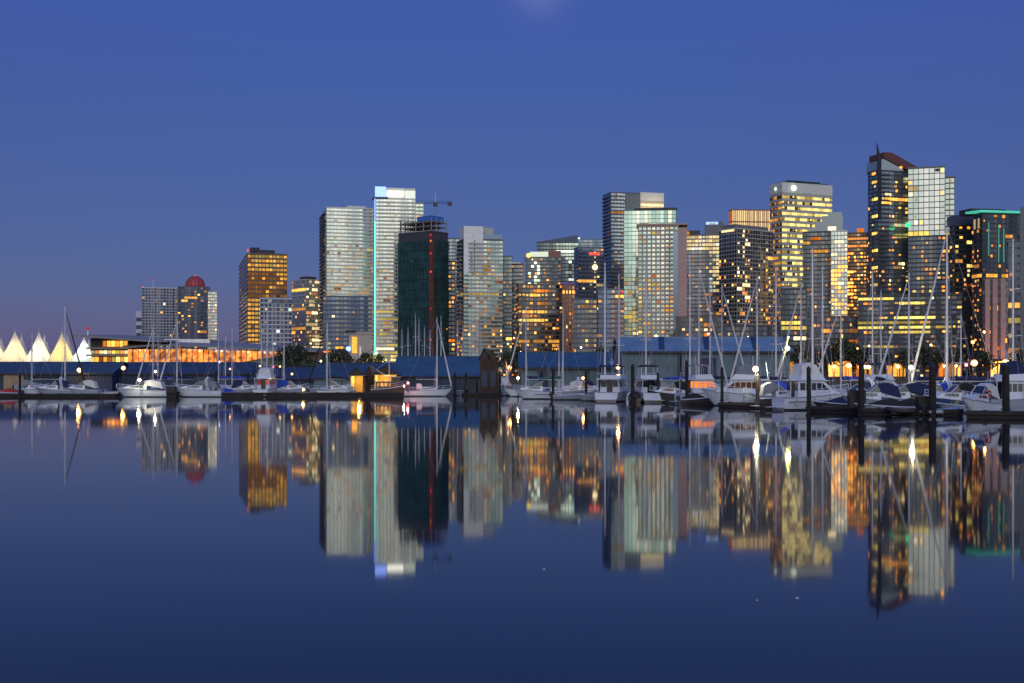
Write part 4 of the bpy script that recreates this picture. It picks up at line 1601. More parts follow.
def rig(root, mx, zdeck, h, r, bow, stern, hb, boom=True, cover='cv_blue', furl=None, spreaders=2):
    """mast, boom with stowed sail, stays"""
    b = MB()
    b.tube([(mx, 0, zdeck), (mx, 0, zdeck + h * .6), (mx, 0, zdeck + h)], [r, r * .92, r * .6], 8)
    ms = b.build('mast', M['alloy'], root)
    for i in range(spreaders):
        z = zdeck + h * (.38 + .3 * i) if spreaders > 1 else zdeck + h * .55
        k = .9 - .2 * i
        b = MB()
        b.tube([(mx - .1, -k, z + .05), (mx, 0, z), (mx - .1, k, z + .05)], .035, 5)
        b.build('spreader', M['alloy'], ms)
    b = MB()
    b.tube([(mx, 0, zdeck + h), (mx, 0, zdeck + h + .6)], .025, 4)
    b.tube([(mx - .3, 0, zdeck + h + .1), (mx + .25, 0, zdeck + h + .15)], .03, 4)
    b.build('wind_vane', M['wire'], ms)
    b = MB()
    for sg in (-1, 1):
        b.tube([(mx - .2, sg * hb, zdeck), (mx - .1, sg * .85, zdeck + h * .45), (mx, 0, zdeck + h * .97)], .022, 4)
        b.tube([(mx - .5, sg * hb, zdeck), (mx, 0, zdeck + h * .5)], .018, 4)
    b.tube([(stern, 0, zdeck), (mx, 0, zdeck + h)], .022, 4)
    b.tube([(bow, 0, zdeck + .1), (mx, 0, zdeck + h * .96)], .024, 4)
    b.build('rigging', M['wire'], root)
    if furl:
        b = MB()
        p, q = Vector((bow - .05, 0, zdeck + .35)), Vector((mx + .1, 0, zdeck + h * .95))
        b.tube([p.lerp(q, f) for f in (0, .08, .3, .7, .97)], [.07, .14, .13, .10, .05], 7)
        b.build('furled_jib', M[furl], root)
    if boom:
        zb = zdeck + 1.5
        b = MB()
        b.tube([(mx - .1, 0, zb), (mx - h * .30, 0, zb + .05)], .07, 6)
        bo = b.build('boom', M['alloy'], root)
        b = MB()
        n = 8
        b.tube([(mx - .12 - h * .29 * i / n, 0, zb + .2 + .16 * (1 - i / n)) for i in range(n + 1)], [.10] + [.26 - .12 * i / n + .03 * (i % 2) for i in range(1, n)] + [.08], 8)
        b.build('sail_cover', M[cover], bo)
    return ms


def sailboat(label, px, D, ytop, hd, Ln=10.5, hm='gel', cover='cv_blue', furl=None, boom=True, r=.11, cat='sailboat', group=None, mastoff=.08, stripe='boot_top', dodger=None):
    mx = Ln * mastoff
    hdr = radians(hd)
    x0, y0 = gx(px, D) - cos(hdr) * mx, D - sin(hdr) * mx
    root = thing('sailboat', label, cat, (x0, y0, 0), hdr, group)
    shr = hull(root, Ln, Ln * .30, .95, 1.35, hm, .66, 1.2, stripe)
    zd = 1.02
    cb, hw = side_prism(root, 'cabin', [(-Ln * .18, zd), (Ln * .22, zd + .1), (Ln * .17, zd + .45), (-Ln * .16, zd + .62)], Ln * .10, Ln * .085, 'gel')
    side_panes(cb, hw, [(-Ln * .12, zd + .20), (Ln * .12, zd + .26), (Ln * .10, zd + .40), (-Ln * .12, zd + .44)])
    hb = sheer(shr, mx)[0] - .1
    h = gz(ytop, y0 + sin(hdr) * mx) - zd - .5
    rig(root, mx, zd + .4, h, r, Ln / 2 - .1, -Ln / 2 + .1, hb, boom, cover, furl)
    rail(root, shr, -Ln * .47, Ln * .47)
    if dodger:
        side_prism(root, 'spray_hood', [(-Ln * .24, zd + .1), (-Ln * .12, zd + .5), (-Ln * .15, zd + 1.15), (-Ln * .24, zd + 1.2)], Ln * .10, Ln * .08, dodger)
    b = MB()
    b.tube([(-Ln * .40, 0, zd), (-Ln * .40, 0, zd + .8)], .03, 5)
    rg = [(-Ln * .40 + .02, cos(q / 12 * 2 * pi) * .42, zd + .85 + sin(q / 12 * 2 * pi) * .42) for q in range(13)]
    b.tube(rg, .025, 4)
    b.build('steering_wheel', M['alloy'], root)
    return root, shr


def cruiser(label, px, D, hd, Ln=9, hm='gel', top='cv_navy', arch=True, cat='motor boat', stripe='boot_top', lit_in=None, bimini=True, fend=0, group=None, band=None):
    """express cruiser: raked windscreen, cockpit canopy, radar arch"""
    root = place('cabin_cruiser', label, cat, px, D, hd, group)
    B_ = Ln * .34
    shr = hull(root, Ln, B_, 1.05, 1.65, hm, .90, 1.5, stripe)
    zs, zb = 1.05, 1.45
    cb, hw = side_prism(root, 'cabin', [(-Ln * .12, zs), (Ln * .36, zb), (Ln * .22, zb + .42), (Ln * .04, zb + .52), (-Ln * .12, zb + .5)], B_ * .40, B_ * .34, 'gel')
    side_panes(cb, hw, [(-Ln * .06, zb + .08), (Ln * .20, zb + .16), (Ln * .16, zb + .34), (-Ln * .06, zb + .36)], lit_in or 'boat_glass')
    ws, hw2 = side_prism(root, 'windscreen', [(-Ln * .10, zb + .5), (Ln * .07, zb + .5), (-Ln * .06, zb + 1.15), (-Ln * .12, zb + 1.15)], B_ * .38, B_ * .32, 'boat_glass')
    b = MB()
    for sg in (-1, 1):
        b.tube([(Ln * .07, sg * B_ * .39, zb + .5), (-Ln * .06, sg * B_ * .33, zb + 1.18), (-Ln * .13, sg * B_ * .33, zb + 1.18)], .035, 5)
    b.tube([(-Ln * .06, -B_ * .33, zb + 1.18), (-Ln * .06, B_ * .33, zb + 1.18)], .035, 5)
    b.build('frame', M['alloy'], ws)
    if bimini:
        side_prism(root, 'canopy', [(-Ln * .44, zs + .35), (-Ln * .12, zb + .5), (-Ln * .07, zb + 1.2), (-Ln * .20, zb + 1.42), (-Ln * .38, zb + 1.05)], B_ * .42, B_ * .34, top)
    if arch:
        b = MB()
        x = -Ln * .22
        for k in range(2):
            b.tube([(x - .25 + k * .3, -B_ * .46, zs), (x + k * .25, -B_ * .42, zb + 1.2), (x + .1 + k * .2, -B_ * .30, zb + 1.62), (x + .1 + k * .2, B_ * .30, zb + 1.62), (x + k * .25, B_ * .42, zb + 1.2), (x - .25 + k * .3, B_ * .46, zs)], .09, 6)
        b.build('radar_arch', M['gel'], root)
        b = MB()
        b.tube([(x + .2, 0, zb + 1.68), (x + .2, 0, zb + 1.9)], [.28, .22], 10)
        b.build('radar', M['gel'], root)
    MB().box(-Ln / 2 - .55, -Ln / 2 + .02, -B_ * .42, B_ * .42, .22, .32).build('swim_platform', M['deck_grey'], root)
    if band:
        side_panes(root, lambda z: B_ * .5 - .01, [(-Ln * .42, .62), (Ln * .05, .68), (Ln * .05, .82), (-Ln * .42, .78)], band, 'hull_stripe')
    rail(root, shr, Ln * .02, Ln * .48)
    if fend:
        fenders(root, shr, [-Ln * .3, 0, Ln * .2], fend)
    b = MB()
    b.tube([(-Ln * .2, B_ * .3, zb + 1.6), (-Ln * .26, B_ * .3, zb + 3.6)], [.03, .012], 4)
    b.build('aerial', M['wire'], root)
    return root, shr


def yacht(label, px, D, hd, Ln=12, hm='gel', top='cv_white', lit_in=None, cat='motor yacht', encl=True, fend=0, stripe='boot_top', band=None, hard=False):
    """flybridge yacht: deckhouse with long windows, flybridge with canvas enclosure"""
    root = place('flybridge_yacht', label, cat, px, D, hd)
    B_ = Ln * .33
    shr = hull(root, Ln, B_, 1.25, 1.95, hm, .92, 1.6, stripe)
    z = 1.28
    cb, hw = side_prism(root, 'deckhouse', [(-Ln * .30, z), (Ln * .30, z + .35), (Ln * .20, z + .75), (Ln * .06, z + 1.75), (-Ln * .30, z + 1.75)], B_ * .40, B_ * .36, 'gel')
    side_panes(cb, hw, [(-Ln * .27, z + .75), (Ln * .13, z + .80), (Ln * .045, z + 1.5), (-Ln * .27, z + 1.5)], lit_in or 'boat_glass')
    front_pane(cb, Ln * .195, z + .78, Ln * .07, z + 1.68, hw)
    for q in range(4):
        x = -Ln * .20 + q * Ln * .075
        for sg in (-1, 1):
            b = MB()
            b.box(x, x + .09, sg * (hw(z + 1.1) + .03) - .01, sg * (hw(z + 1.1) + .03) + .01, z + .75, z + 1.5)
            b.build('window_post', M['gel'], cb)
    MB().box(-Ln * .42, Ln * .08, -B_ * .45, B_ * .45, z + 1.752, z + 1.88).build('upper_deck', M['gel'], root)
    fb, hw2 = side_prism(root, 'flybridge', [(-Ln * .26, z + 1.885), (Ln * .07, z + 1.885), (Ln * .03, z + 2.45), (-Ln * .26, z + 2.35)], B_ * .42, B_ * .40, 'gel')
    if encl:
        side_prism(root, 'canopy', [(-Ln * .24, z + 2.36), (Ln * .02, z + 2.46), (-Ln * .03, z + 3.3), (-Ln * .12, z + 3.62), (-Ln * .24, z + 3.3)], B_ * .39, B_ * .30, top)
    else:
        for sg in (-1, 1):
            for x in (-Ln * .24, -Ln * .02):
                b = MB()
                b.tube([(x, sg * B_ * .36, z + 2.3), (x, sg * B_ * .36, z + 3.5)], .035, 5)
                b.build('canopy_post', M['alloy'], root)
        side_prism(root, 'canopy', [(-Ln * .28, z + 3.45), (Ln * .03, z + 3.45), (Ln * .01, z + 3.58), (-Ln * .13, z + 3.72), (-Ln * .27, z + 3.58)], B_ * .40, B_ * .32, top)
    # open stern: bulkhead door, posts
    MB().box(-Ln * .305, -Ln * .301, -.4, .4, z + .05, z + 1.65).build('door', M['boat_glass'], cb)
    for sg in (-1, 1):
        b = MB()
        b.box(-Ln * .305, -Ln * .3015, sg * B_ * .24 - .38, sg * B_ * .24 + .38, z + .75, z + 1.55)
        b.build('stern_window', M.get(lit_in) or LIT.get(lit_in) or M['boat_glass'], cb)
        b = MB()
        b.tube([(-Ln * .41, sg * B_ * .42, z - .1), (-Ln * .41, sg * B_ * .42, z + 1.75)], .05, 6)
        b.build('post', M['gel'], root)
    b = MB()
    for sg in (-1, 1):
        b.tube([(-Ln * .41, sg * B_ * .3, z + 1.9), (-Ln * .41, sg * B_ * .3, z + 2.6)], .025, 4)
    b.tube([(-Ln * .41, -B_ * .42, z + 2.6), (-Ln * .41, B_ * .42, z + 2.6)], .025, 4)
    b.build('stern_rail', M['alloy'], root)
    MB().box(-Ln / 2 - .8, -Ln / 2 + .02, -B_ * .44, B_ * .44, .25, .37).build('swim_platform', M['deck_grey'], root)
    if band:
        side_panes(root, lambda z_: B_ * .5 - .005, [(-Ln * .45, .80), (Ln * .08, .90), (Ln * .08, 1.02), (-Ln * .45, .92)], band, 'hull_stripe')
    rail(root, shr, -Ln * .05, Ln * .49, .75)
    if fend:
        fenders(root, shr, [-Ln * .35, -Ln * .1, Ln * .12], fend)
    b = MB()
    b.tube([(-Ln * .2, 0, z + 3.3), (-Ln * .2, 0, z + 4.6)], [.05, .03], 5)
    b.tube([(-Ln * .2, -.35, z + 4.1), (-Ln * .2, .35, z + 4.1)], .04, 5)
    b.build('radar_mast', M['gel'], root)
    for sg in (-1, 1):
        b = MB()
        b.tube([(-Ln * .1, sg * B_ * .38, z + 2.3), (-Ln * .16, sg * B_ * .38, z + 5.3)], [.03, .012], 4)
        b.build('aerial', M['wire'], root)
    return root, shr


def trawler(label, px, D, hd, Ln=10, hm='gel_dark', cab='gel', lit_in='amber', roof='gel_grey'):
    """work style boat: upright wheelhouse, low deckhouse, short mast"""
    root = place('trawler', label, 'motor boat', px, D, hd)
    B_ = Ln * .34
    shr = hull(root, Ln, B_, 1.15, 2.0, hm, .80, .8)
    z = 1.2
    cb, hw = side_prism(root, 'deckhouse', [(-Ln * .36, z), (Ln * .08, z), (Ln * .08, z + 1.3), (-Ln * .36, z + 1.3)], B_ * .36, B_ * .36, cab)
    for q in range(4):
        side_panes(cb, hw, [(-Ln * .33 + q * Ln * .10, z + .55), (-Ln * .26 + q * Ln * .10, z + .55), (-Ln * .26 + q * Ln * .10, z + 1.1), (-Ln * .33 + q * Ln * .10, z + 1.1)], lit_in)
    wb, hw2 = side_prism(root, 'wheelhouse', [(Ln * .082, z + .2), (Ln * .26, z + .4), (Ln * .28, z + 2.1), (Ln * .04, z + 2.1), (Ln * .04, z + 1.32), (Ln * .082, z + 1.32)], B_ * .33, B_ * .33, cab)
    side_panes(wb, hw2, [(Ln * .10, z + 1.4), (Ln * .24, z + 1.4), (Ln * .25, z + 1.95), (Ln * .10, z + 1.95)])
    MB().box(-Ln * .38, Ln * .04, -B_ * .40, B_ * .40, z + 1.302, z + 1.40).build('roof', M[roof], root)
    MB().box(0, Ln * .31, -B_ * .38, B_ * .38, z + 2.102, z + 2.2).build('roof', M[roof], root)
    b = MB()
    b.tube([(-Ln * .02, 0, z + 1.4), (-Ln * .02, 0, z + 5.2)], [.08, .04], 6)
    b.tube([(-Ln * .02, 0, z + 2.0), (-Ln * .36, 0, z + 3.4)], .05, 5)
    b.tube([(-Ln * .02, 0, z + 5.0), (-Ln * .36, 0, z + 3.4)], .02, 4)
    b.build('mast', M['alloy'], root)
    rail(root, shr, -Ln * .46, Ln * .46, .75)
    return root, shr


def runabout(label, px, D, hd, Ln=5.5, hm='gel', cover=None, motor=True, group=None):
    root = place('runabout', label, 'small boat', px, D, hd, group)
    B_ = Ln * .38
    shr = hull(root, Ln, B_, .62, .95, hm, .9, .8)
    if cover:
        side_prism(root, 'cover', [(-Ln * .46, .62), (Ln * .30, .82), (Ln * .05, 1.25), (-Ln * .10, 1.45), (-Ln * .42, .95)], B_ * .46, B_ * .20, cover)
    else:
        side_prism(root, 'windscreen', [(Ln * .02, .78), (Ln * .16, .80), (Ln * .05, 1.25), (Ln * .0, 1.25)], B_ * .36, B_ * .30, 'boat_glass')
        for x in (-Ln * .12, -Ln * .30):
            b = MB()
            b.box(x - .25, x + .25, -B_ * .32, B_ * .32, .58, .78)
            b.box(x - .30, x - .2, -B_ * .32, B_ * .32, .782, 1.1)
            b.build('seat', M['gel_grey'], root)
    if motor:
        outboard(root, -Ln / 2 - .02, .5)
    return root, shr


def dinghy(label, px, D, hd, Ln=3.4, m='gel_grey'):
    root = place('inflatable_dinghy', label, 'dinghy', px, D, hd)
    b = MB()
    ps = [(-Ln / 2, .62, .32), (0, .64, .34), (Ln * .32, .55, .40), (Ln * .46, .25, .50), (Ln * .48, 0, .52), (Ln * .46, -.25, .50), (Ln * .32, -.55, .40), (0, -.64, .34), (-Ln / 2, -.62, .32)]
    b.tube(ps, [.12] + [.24] * 7 + [.12], 9)
    b.build('tube', M[m], root, smooth=True)
    MB().box(-Ln * .44, Ln * .36, -.5, .5, .12, .2).build('floor', M['deck_grey'], root)
    MB().box(-Ln * .05, Ln * .05, -.55, .55, .42, .48).build('thwart', M['wood_dark'], root)
    MB().box(-Ln * .46, -Ln * .44, -.5, .5, .15, .62).build('transom', M['wood_dark'], root)
    outboard(root, -Ln * .46, .45)
    return root


def dist(y):
    """distance of a waterline seen at pixel row y"""
    return CZ * F / (y - HZ)


GS = 'masts of sailboats moored behind the blue shed'
# --- row along the far dock, seen over dark floats
runabout('small runabout under a red cover at the picture edge', 6, 203, 180, 5, 'gel_grey', 'cv_red')
cruiser('little pale cruiser below the tan shed door', 33, 205, 10, 5.6, 'gel', 'cv_grey', arch=False)
cruiser('little cruiser with radar arch moored just before the mast with a black furled sail', 54, 204, 190, 6.2, 'gel_grey', 'cv_navy')
sailboat('sailboat whose bare thin mast stands before the gap between two sail tents', 32, 214, 333, 180, 8, 'gel_grey', 'cv_black')
sailboat('sailboat with black furled jib, its mast tip over the yellow sail tent', 65, 212, 306, 0, 9, 'gel_grey', 'cv_black', furl='cv_black')
cruiser('grey cruiser with pale canopy under the amber wall lamp', 82, 204, 180, 6.0, 'gel_grey', 'cv_white', arch=False)
runabout('open white runabout between grey cruiser and long white launch', 105, 205, 0, 5.2, 'gel')
cruiser('long white launch under the brightest lamp of the far dock', 142, 200, 180, 8.8, 'gel', 'cv_white', arch=False)
sailboat('sailboat with white furled jib slanting to the brightest lamp of the far dock', 153, 208, 327, 235, 9, 'gel', 'cv_navy', furl='cv_white')
sailboat('small sailboat far behind, its short mast beside the orange hall pillar', 158, 232, 338, 180, 8, 'gel', 'cv_blue')
sailboat('sailboat with tall plain mast reaching up to the foot of the domed tower', 177, 206, 318, 230, 9, 'gel', 'cv_navy', furl='cv_white')
cruiser('long white motor cruiser with dark windows beside the long white launch', 198, 200, 180, 8.2, 'gel', 'cv_grey', arch=True, stripe='boot_top')
sailboat('first of three sailboats with short masts before the brightest orange glass', 218.5, 226, 328, 180, 8, 'gel', 'cv_blue')
sailboat('middle one of three short masted sailboats before the orange glass', 225.5, 231, 336, 0, 8, 'gel', 'cv_navy')
sailboat('last of three short masted sailboats, in line with the gold tower flank', 232, 224, 328, 180, 8, 'gel', 'cv_blue')
runabout('small boat under a bright blue cover near a bluish lamp', 229, 204, 0, 4.8, 'gel', 'cv_blue')
cruiser('small grey cruiser moored beside the rounded white yacht', 246, 205, 0, 5.4, 'gel_grey', 'cv_navy', arch=False)
yacht('white yacht seen from astern with rounded cabin and three red lit windows', 268, 204, 84, 8.5, 'gel', 'cv_white', 'rose')
sailboat('sailboat just behind the yacht with rounded cabin, its mast the tallest there', 267, 224, 309, 90, 9, 'gel', 'cv_blue')
sailboat('sailboat with thin mast close beside the tallest mast behind the rounded yacht', 261.5, 230, 322, 90, 8, 'gel', 'cv_navy')
sailboat('sailboat with the shorter mast on the far side of the rounded yacht', 273, 232, 330, 90, 8, 'gel', 'cv_grey')
sailboat('lone thin masted sailboat before the end of the grass slope', 284, 216, 334, 0, 7.5, 'gel', 'cv_navy')
cruiser('blue covered cruiser beside the amber lamp low on the dock', 292, 206, 0, 6, 'gel_grey', 'cv_blue', arch=False)
runabout('white runabout next to the low amber dock lamp', 307, 204, 180, 4.4, 'gel')
sailboat('grey sailboat with a long black stay slanting down before the blue shed', 327, 214, 322, 212, 9, 'gel_grey', 'cv_black', furl='cv_black')
cruiser('low white launch moored in front of the small glowing boathouse', 336, 202, 0, 6.2, 'gel', 'cv_grey', arch=False, bimini=False)
trawler('dark trawler with amber lit cabin in front of the yellow boathouse', 390, 206, 0, 6.6, 'gel_dark', 'gel_dark', 'amber')
sailboat('white hulled sailboat bathed in yellow light, bow towards the pointed boathouse', 437, 206, 318, 0, 8.2, 'gel', 'cv_navy', furl='cv_white', mastoff=.18, dodger='cv_white')
runabout('tiny skiff lying bow out beside the pointed boathouse', 460, 214, 270, 4, 'gel_grey')
for px, top, D in ((402, 329, 290), (408, 327, 285), (415.5, 314, 285), (419, 319, 292), (424.5, 327, 288), (430, 330, 284), (441, 316, 280), (457.5, 320, 288), (463, 325, 292), (477, 323, 286), (481, 320, 290)):
    sailboat('sailboat hidden behind the broad blue shed, only its bare mast over the roof', px, D, top, 90, 8, 'gel', 'cv_blue', group=GS, boom=False)
sailboat('sailboat with white jib slanting across the gap between boathouse and bright blue shed', 526, 204, 306, 180, 9, 'gel', 'cv_navy', furl='cv_white')
trawler('little work boat lying bow out under the orange red lamp', 506, 214, 265, 6, 'gel_grey', 'gel', 'dim')

# --- middle: white cruisers before the bright blue shed
cruiser('sleek white cruiser with pointed bow lying alone in front of the dull teal wall', 537, 182, 180, 7.4, 'gel', 'cv_navy', arch=False, bimini=False, fend=-1, band='cv_grey')
sailboat('sailboat with dark green sail cover behind the sleek white cruiser', 563, 186, 307, 0, 8, 'gel_grey', 'cv_green')
sailboat('small sailboat with short second mast near the green sail cover', 559, 200, 346, 0, 6, 'gel_grey', 'cv_grey')
runabout('grey runabout astern of the sleek white cruiser', 570, 176, 0, 5, 'gel_grey')
cruiser('cruiser with white canopy and small lit lamp behind the grey runabouts', 586, 190, 0, 6.5, 'gel', 'cv_white')
runabout('round bowed grey runabout beside the white block sterned yacht', 593, 168, 200, 5, 'gel_grey', 'cv_grey')
sailboat('sailboat with the taller of the twin thick bare masts', 605, 182, 262, 98, 11, 'gel', 'cv_navy', r=.15)
sailboat('sailboat with the shorter of the twin thick bare masts', 619, 186, 273, 92, 10, 'gel', 'cv_blue', r=.15)
sailboat('sailboat whose thin mast crosses the tan concrete tower', 646, 184, 258, 95, 10, 'gel', 'cv_navy', r=.12)
yacht('high sided white yacht with block stern below the twin bare masts', 615, 166, 72, 10.5, 'gel', 'cv_navy', encl=False)
yacht('white yacht seen from astern under a flat black canopy', 646, 162, 96, 9.0, 'gel', 'cv_black', encl=False)
cruiser('dark hulled cruiser with black canopy between two mooring piles', 671, 158, 170, 5.8, 'gel_dark', 'cv_black', arch=False, lit_in='faint')
sailboat('sailboat with clean white mast before the pink flank of the tan tower', 690, 170, 254, 92, 10, 'gel', 'cv_navy', r=.13)
sailboat('sailboat with white jib slanting down to the big enclosed yacht', 699, 164, 266, 0, 10, 'gel', 'cv_blue', furl='cv_white', r=.12)
sailboat('sailboat whose mast lies close beside the slanting jib over the grey shed', 710, 172, 280, 180, 9, 'gel', 'cv_navy')
sailboat('sailboat with thin mast and furled jib over the middle of the orange lit cruiser', 722, 176, 284, 0, 10, 'gel', 'cv_blue', furl='cv_white')
yacht('white cruiser with orange light in its cabin between two mooring piles', 706, 151, 18, 7.6, 'gel', 'cv_grey', 'orange', encl=False)
sailboat('sailboat with slim mast rising beside the starry white lamp pole', 757, 152, 276, 178, 9, 'gel', 'cv_navy', furl='cv_white', r=.10)
sailboat('sailboat with bright mast before the bank tower foot', 776, 158, 266, 90, 10, 'gel', 'cv_navy', r=.12)
yacht('big white yacht with grey canvas enclosure beside the starry white lamp', 738, 141, 164, 8.6, 'gel', 'cv_grey', 'faint', fend=1)
cruiser('cruiser hidden under a vivid blue cover by the starry white lamp', 767, 134, 205, 6.6, 'gel', 'cv_blue', arch=False, fend=1)

# --- right: near boats
yacht('large white cruiser with railings and white flybridge cover, nearest big yacht', 814, 124, 18, 8.4, 'gel', 'cv_white', None, fend=-1, band='cv_grey')
sailboat('sailboat with the thickest mast rising over the large white cruiser', 812.5, 140, 248, 95, 11, 'gel', 'cv_navy', r=.15)
sailboat('sailboat with mast just beside the thickest mast', 822.5, 146, 266, 90, 10, 'gel', 'cv_navy', r=.13)
sailboat('sailboat with thin mast and stays between bank tower and thickest mast', 801, 160, 282, 180, 9, 'gel', 'cv_blue', furl='cv_white')
sailboat('small sailboat with low thin mast and white jib by the red orange lamp', 841, 150, 300, 180, 9, 'gel', 'cv_blue', furl='cv_white')
sailboat('sailboat with slender mast before the dark flank of the great tower', 872.5, 136, 270, 92, 10, 'gel', 'cv_navy', r=.11)
sailboat('sailboat with short faint mast next to the slender one', 881, 150, 290, 90, 9, 'gel', 'cv_blue', r=.09)
sailboat('sailboat with jib slanting steeply down between the two shore lamps', 909, 134, 272, 180, 9.5, 'gel', 'cv_navy', furl='cv_white', r=.10)
sailboat('sailboat with the tallest mast of all and long white jib running to the bright lamp', 947, 126, 226, 180, 10, 'gel', 'cv_navy', furl='cv_white', r=.15)
sailboat('sailboat with mast rising before the ribbon windowed block at the edge', 1013, 128, 238, 95, 10, 'gel', 'cv_navy', r=.13)
sailboat('sailboat with thin mast between tallest mast and pink pillars', 961, 140, 312, 90, 9, 'gel', 'cv_blue', r=.08)
cruiser('long dark glazed cruiser moored behind the black covered inflatable', 897, 121, 182, 8.2, 'gel_grey', 'cv_navy', arch=False, lit_in=None)
cruiser('pale cruiser with deep blue canopy before the tallest mast', 934, 122, 176, 6.5, 'gel', 'cv_blue')
runabout('runabout with black cover low on the water beside the black dock box', 884, 111, 175, 5.4, 'gel_grey', 'cv_black')
cruiser('grey cruiser under a long navy cover by the big orange lamp', 968, 124, 5, 7.4, 'gel_grey', 'cv_navy', arch=False)
dinghy('pale grey inflatable boat tied up beside a thick mooring pile', 941, 107, 20, 3.6, 'gel_grey')
dinghy('dark inflatable boat on the float in front of the long dark glazed cruiser', 905, 108, 170, 3.2, 'rubber')
cruiser('white boat with raked bow carrying a red lifebuoy, nearest the pink pillars', 979, 105, 212, 4.6, 'gel', 'cv_white', arch=False)
yacht('white yacht with navy canopy cut off by the picture edge', 1021, 112, 6, 7.0, 'gel_grey', 'cv_navy', encl=True)
runabout('grey skiff moored between the pale inflatable and the lifebuoy boat', 957, 113, 185, 3.8, 'gel_grey', None)

cruiser('dark blue hulled cruiser half hidden behind the large white cruiser', 792, 140, 10, 6.5, 'gel_blue', 'cv_navy', arch=False)
cruiser('white cruiser with arch peeping out between the large white cruiser and the black dock box', 856, 128, 190, 7, 'gel', 'cv_navy')
yacht('grey yacht with navy canopy behind the long dark glazed cruiser', 884, 136, 12, 8.5, 'gel_grey', 'cv_navy', encl=False)
cruiser('white cruiser with navy cover just behind the pale cruiser with deep blue canopy', 921, 138, 185, 7.5, 'gel', 'cv_navy', arch=True)
cruiser('small black covered cruiser between the big orange lamp and the navy covered one', 990, 134, 0, 6, 'gel_grey', 'cv_black', arch=False)
yacht('white yacht with blue canopy far behind the lifebuoy boat', 1000, 126, 178, 8, 'gel', 'cv_navy', encl=False)
cruiser('grey cruiser seen between the blue covered boat and the large white cruiser', 783, 150, 185, 7, 'gel_grey', 'cv_grey')
runabout('black covered skiff tied inside the nearest float', 915, 112, 5, 4.5, 'gel_dark', 'cv_black')
cruiser('grey cruiser moored behind the dark hulled cruiser and its pile', 665, 176, 0, 7, 'gel_grey', 'cv_navy')
cruiser('white cruiser with navy top behind the grey runabouts by the bright blue shed', 576, 198, 180, 7, 'gel', 'cv_navy')
runabout('navy covered skiff in front of the dull teal wall', 551, 194, 0, 5, 'gel_grey', 'cv_navy')
cruiser('navy canopied grey cruiser tied close behind the black dock box', 872, 117, 175, 6, 'gel_grey', 'cv_navy', arch=False)
cruiser('dark blue hulled cruiser with black canopy between pale inflatable and lifebuoy boat', 952, 115, 185, 5.6, 'gel_blue', 'cv_black', arch=False)
runabout('dark skiff under navy cover in front of the white cruiser with arch', 838, 121, 170, 5, 'gel_dark', 'cv_navy')
cruiser('black hulled cruiser with grey canopy at the stern of the blue covered boat', 779, 130, 10, 5, 'gel_dark', 'cv_grey', arch=False)
runabout('small dark launch by the float of the orange lit cruiser', 697, 147, 0, 4, 'gel_dark', 'cv_black')
runabout('black covered skiff lying between the two yachts seen from astern', 634, 160, 90, 4.4, 'gel_dark', 'cv_black')
lb = thing('lifebuoy', 'red and white lifebuoy hung on the raked bow boat', 'lifebuoy', (gx(987.5, 102.6), 102.6, 1.95))
for q in range(4):
    a0 = q * pi / 2
    for k, (s0, s1, mm) in enumerate(((.0, .36, 'cv_white'), (.36, 1.57, 'ring_red'))):
        b = MB()
        b.tube([(cos(a0 + s0 + (s1 - s0) * f / 6) * .30, 0, sin(a0 + s0 + (s1 - s0) * f / 6) * .30) for f in range(7)], .085, 7)
        b.build('band' if k == 0 else 'ring', M[mm], lb)

# ------------------------------------------------------------------ floats, dock boxes and mooring piles
M['dock_wood'] = mat('dock_wood', (.03, .026, .023), .85, var=.4, scale=1.2)
M['dock_float'] = mat('dock_float', (.022, .02, .02), .8, var=.3)
M['pile_wood'] = mat('pile_wood', (.022, .018, .015), .9, var=.5, scale=1.5)


def dock(label, pa, Da, pb, Db, wd=2.2, zt=.55):
    p, q = Vector((gx(pa, Da), Da, 0)), Vector((gx(pb, Db), Db, 0))
    ln = (q - p).length
    d_ = thing('floating_dock', label, 'dock', p, atan2(q.y - p.y, q.x - p.x))
    b = MB()
    n = max(1, int(ln / .16))
    for i in range(n):
        b.box(ln * i / n, ln * (i + .92) / n, 0, wd, zt - .06, zt)
    b.build('plank', M['dock_wood'], d_)
    for y_ in (-.1, wd):
        MB().box(0, ln, y_, y_ + .1, zt - .3, zt - .02).build('rail_board', M['dock_wood'], d_)
    MB().box(.05, ln - .05, .05, wd - .05, -.3, zt - .07).build('float', M['dock_float'], d_)
    i = 1.5
    while i < ln - 1:
        b = MB()
        b.box(i - .2, i + .2, -.02, .10, zt, zt + .1)
        b.build('cleat', M['metal_dark'], d_)
        i += 3.5
    return d_


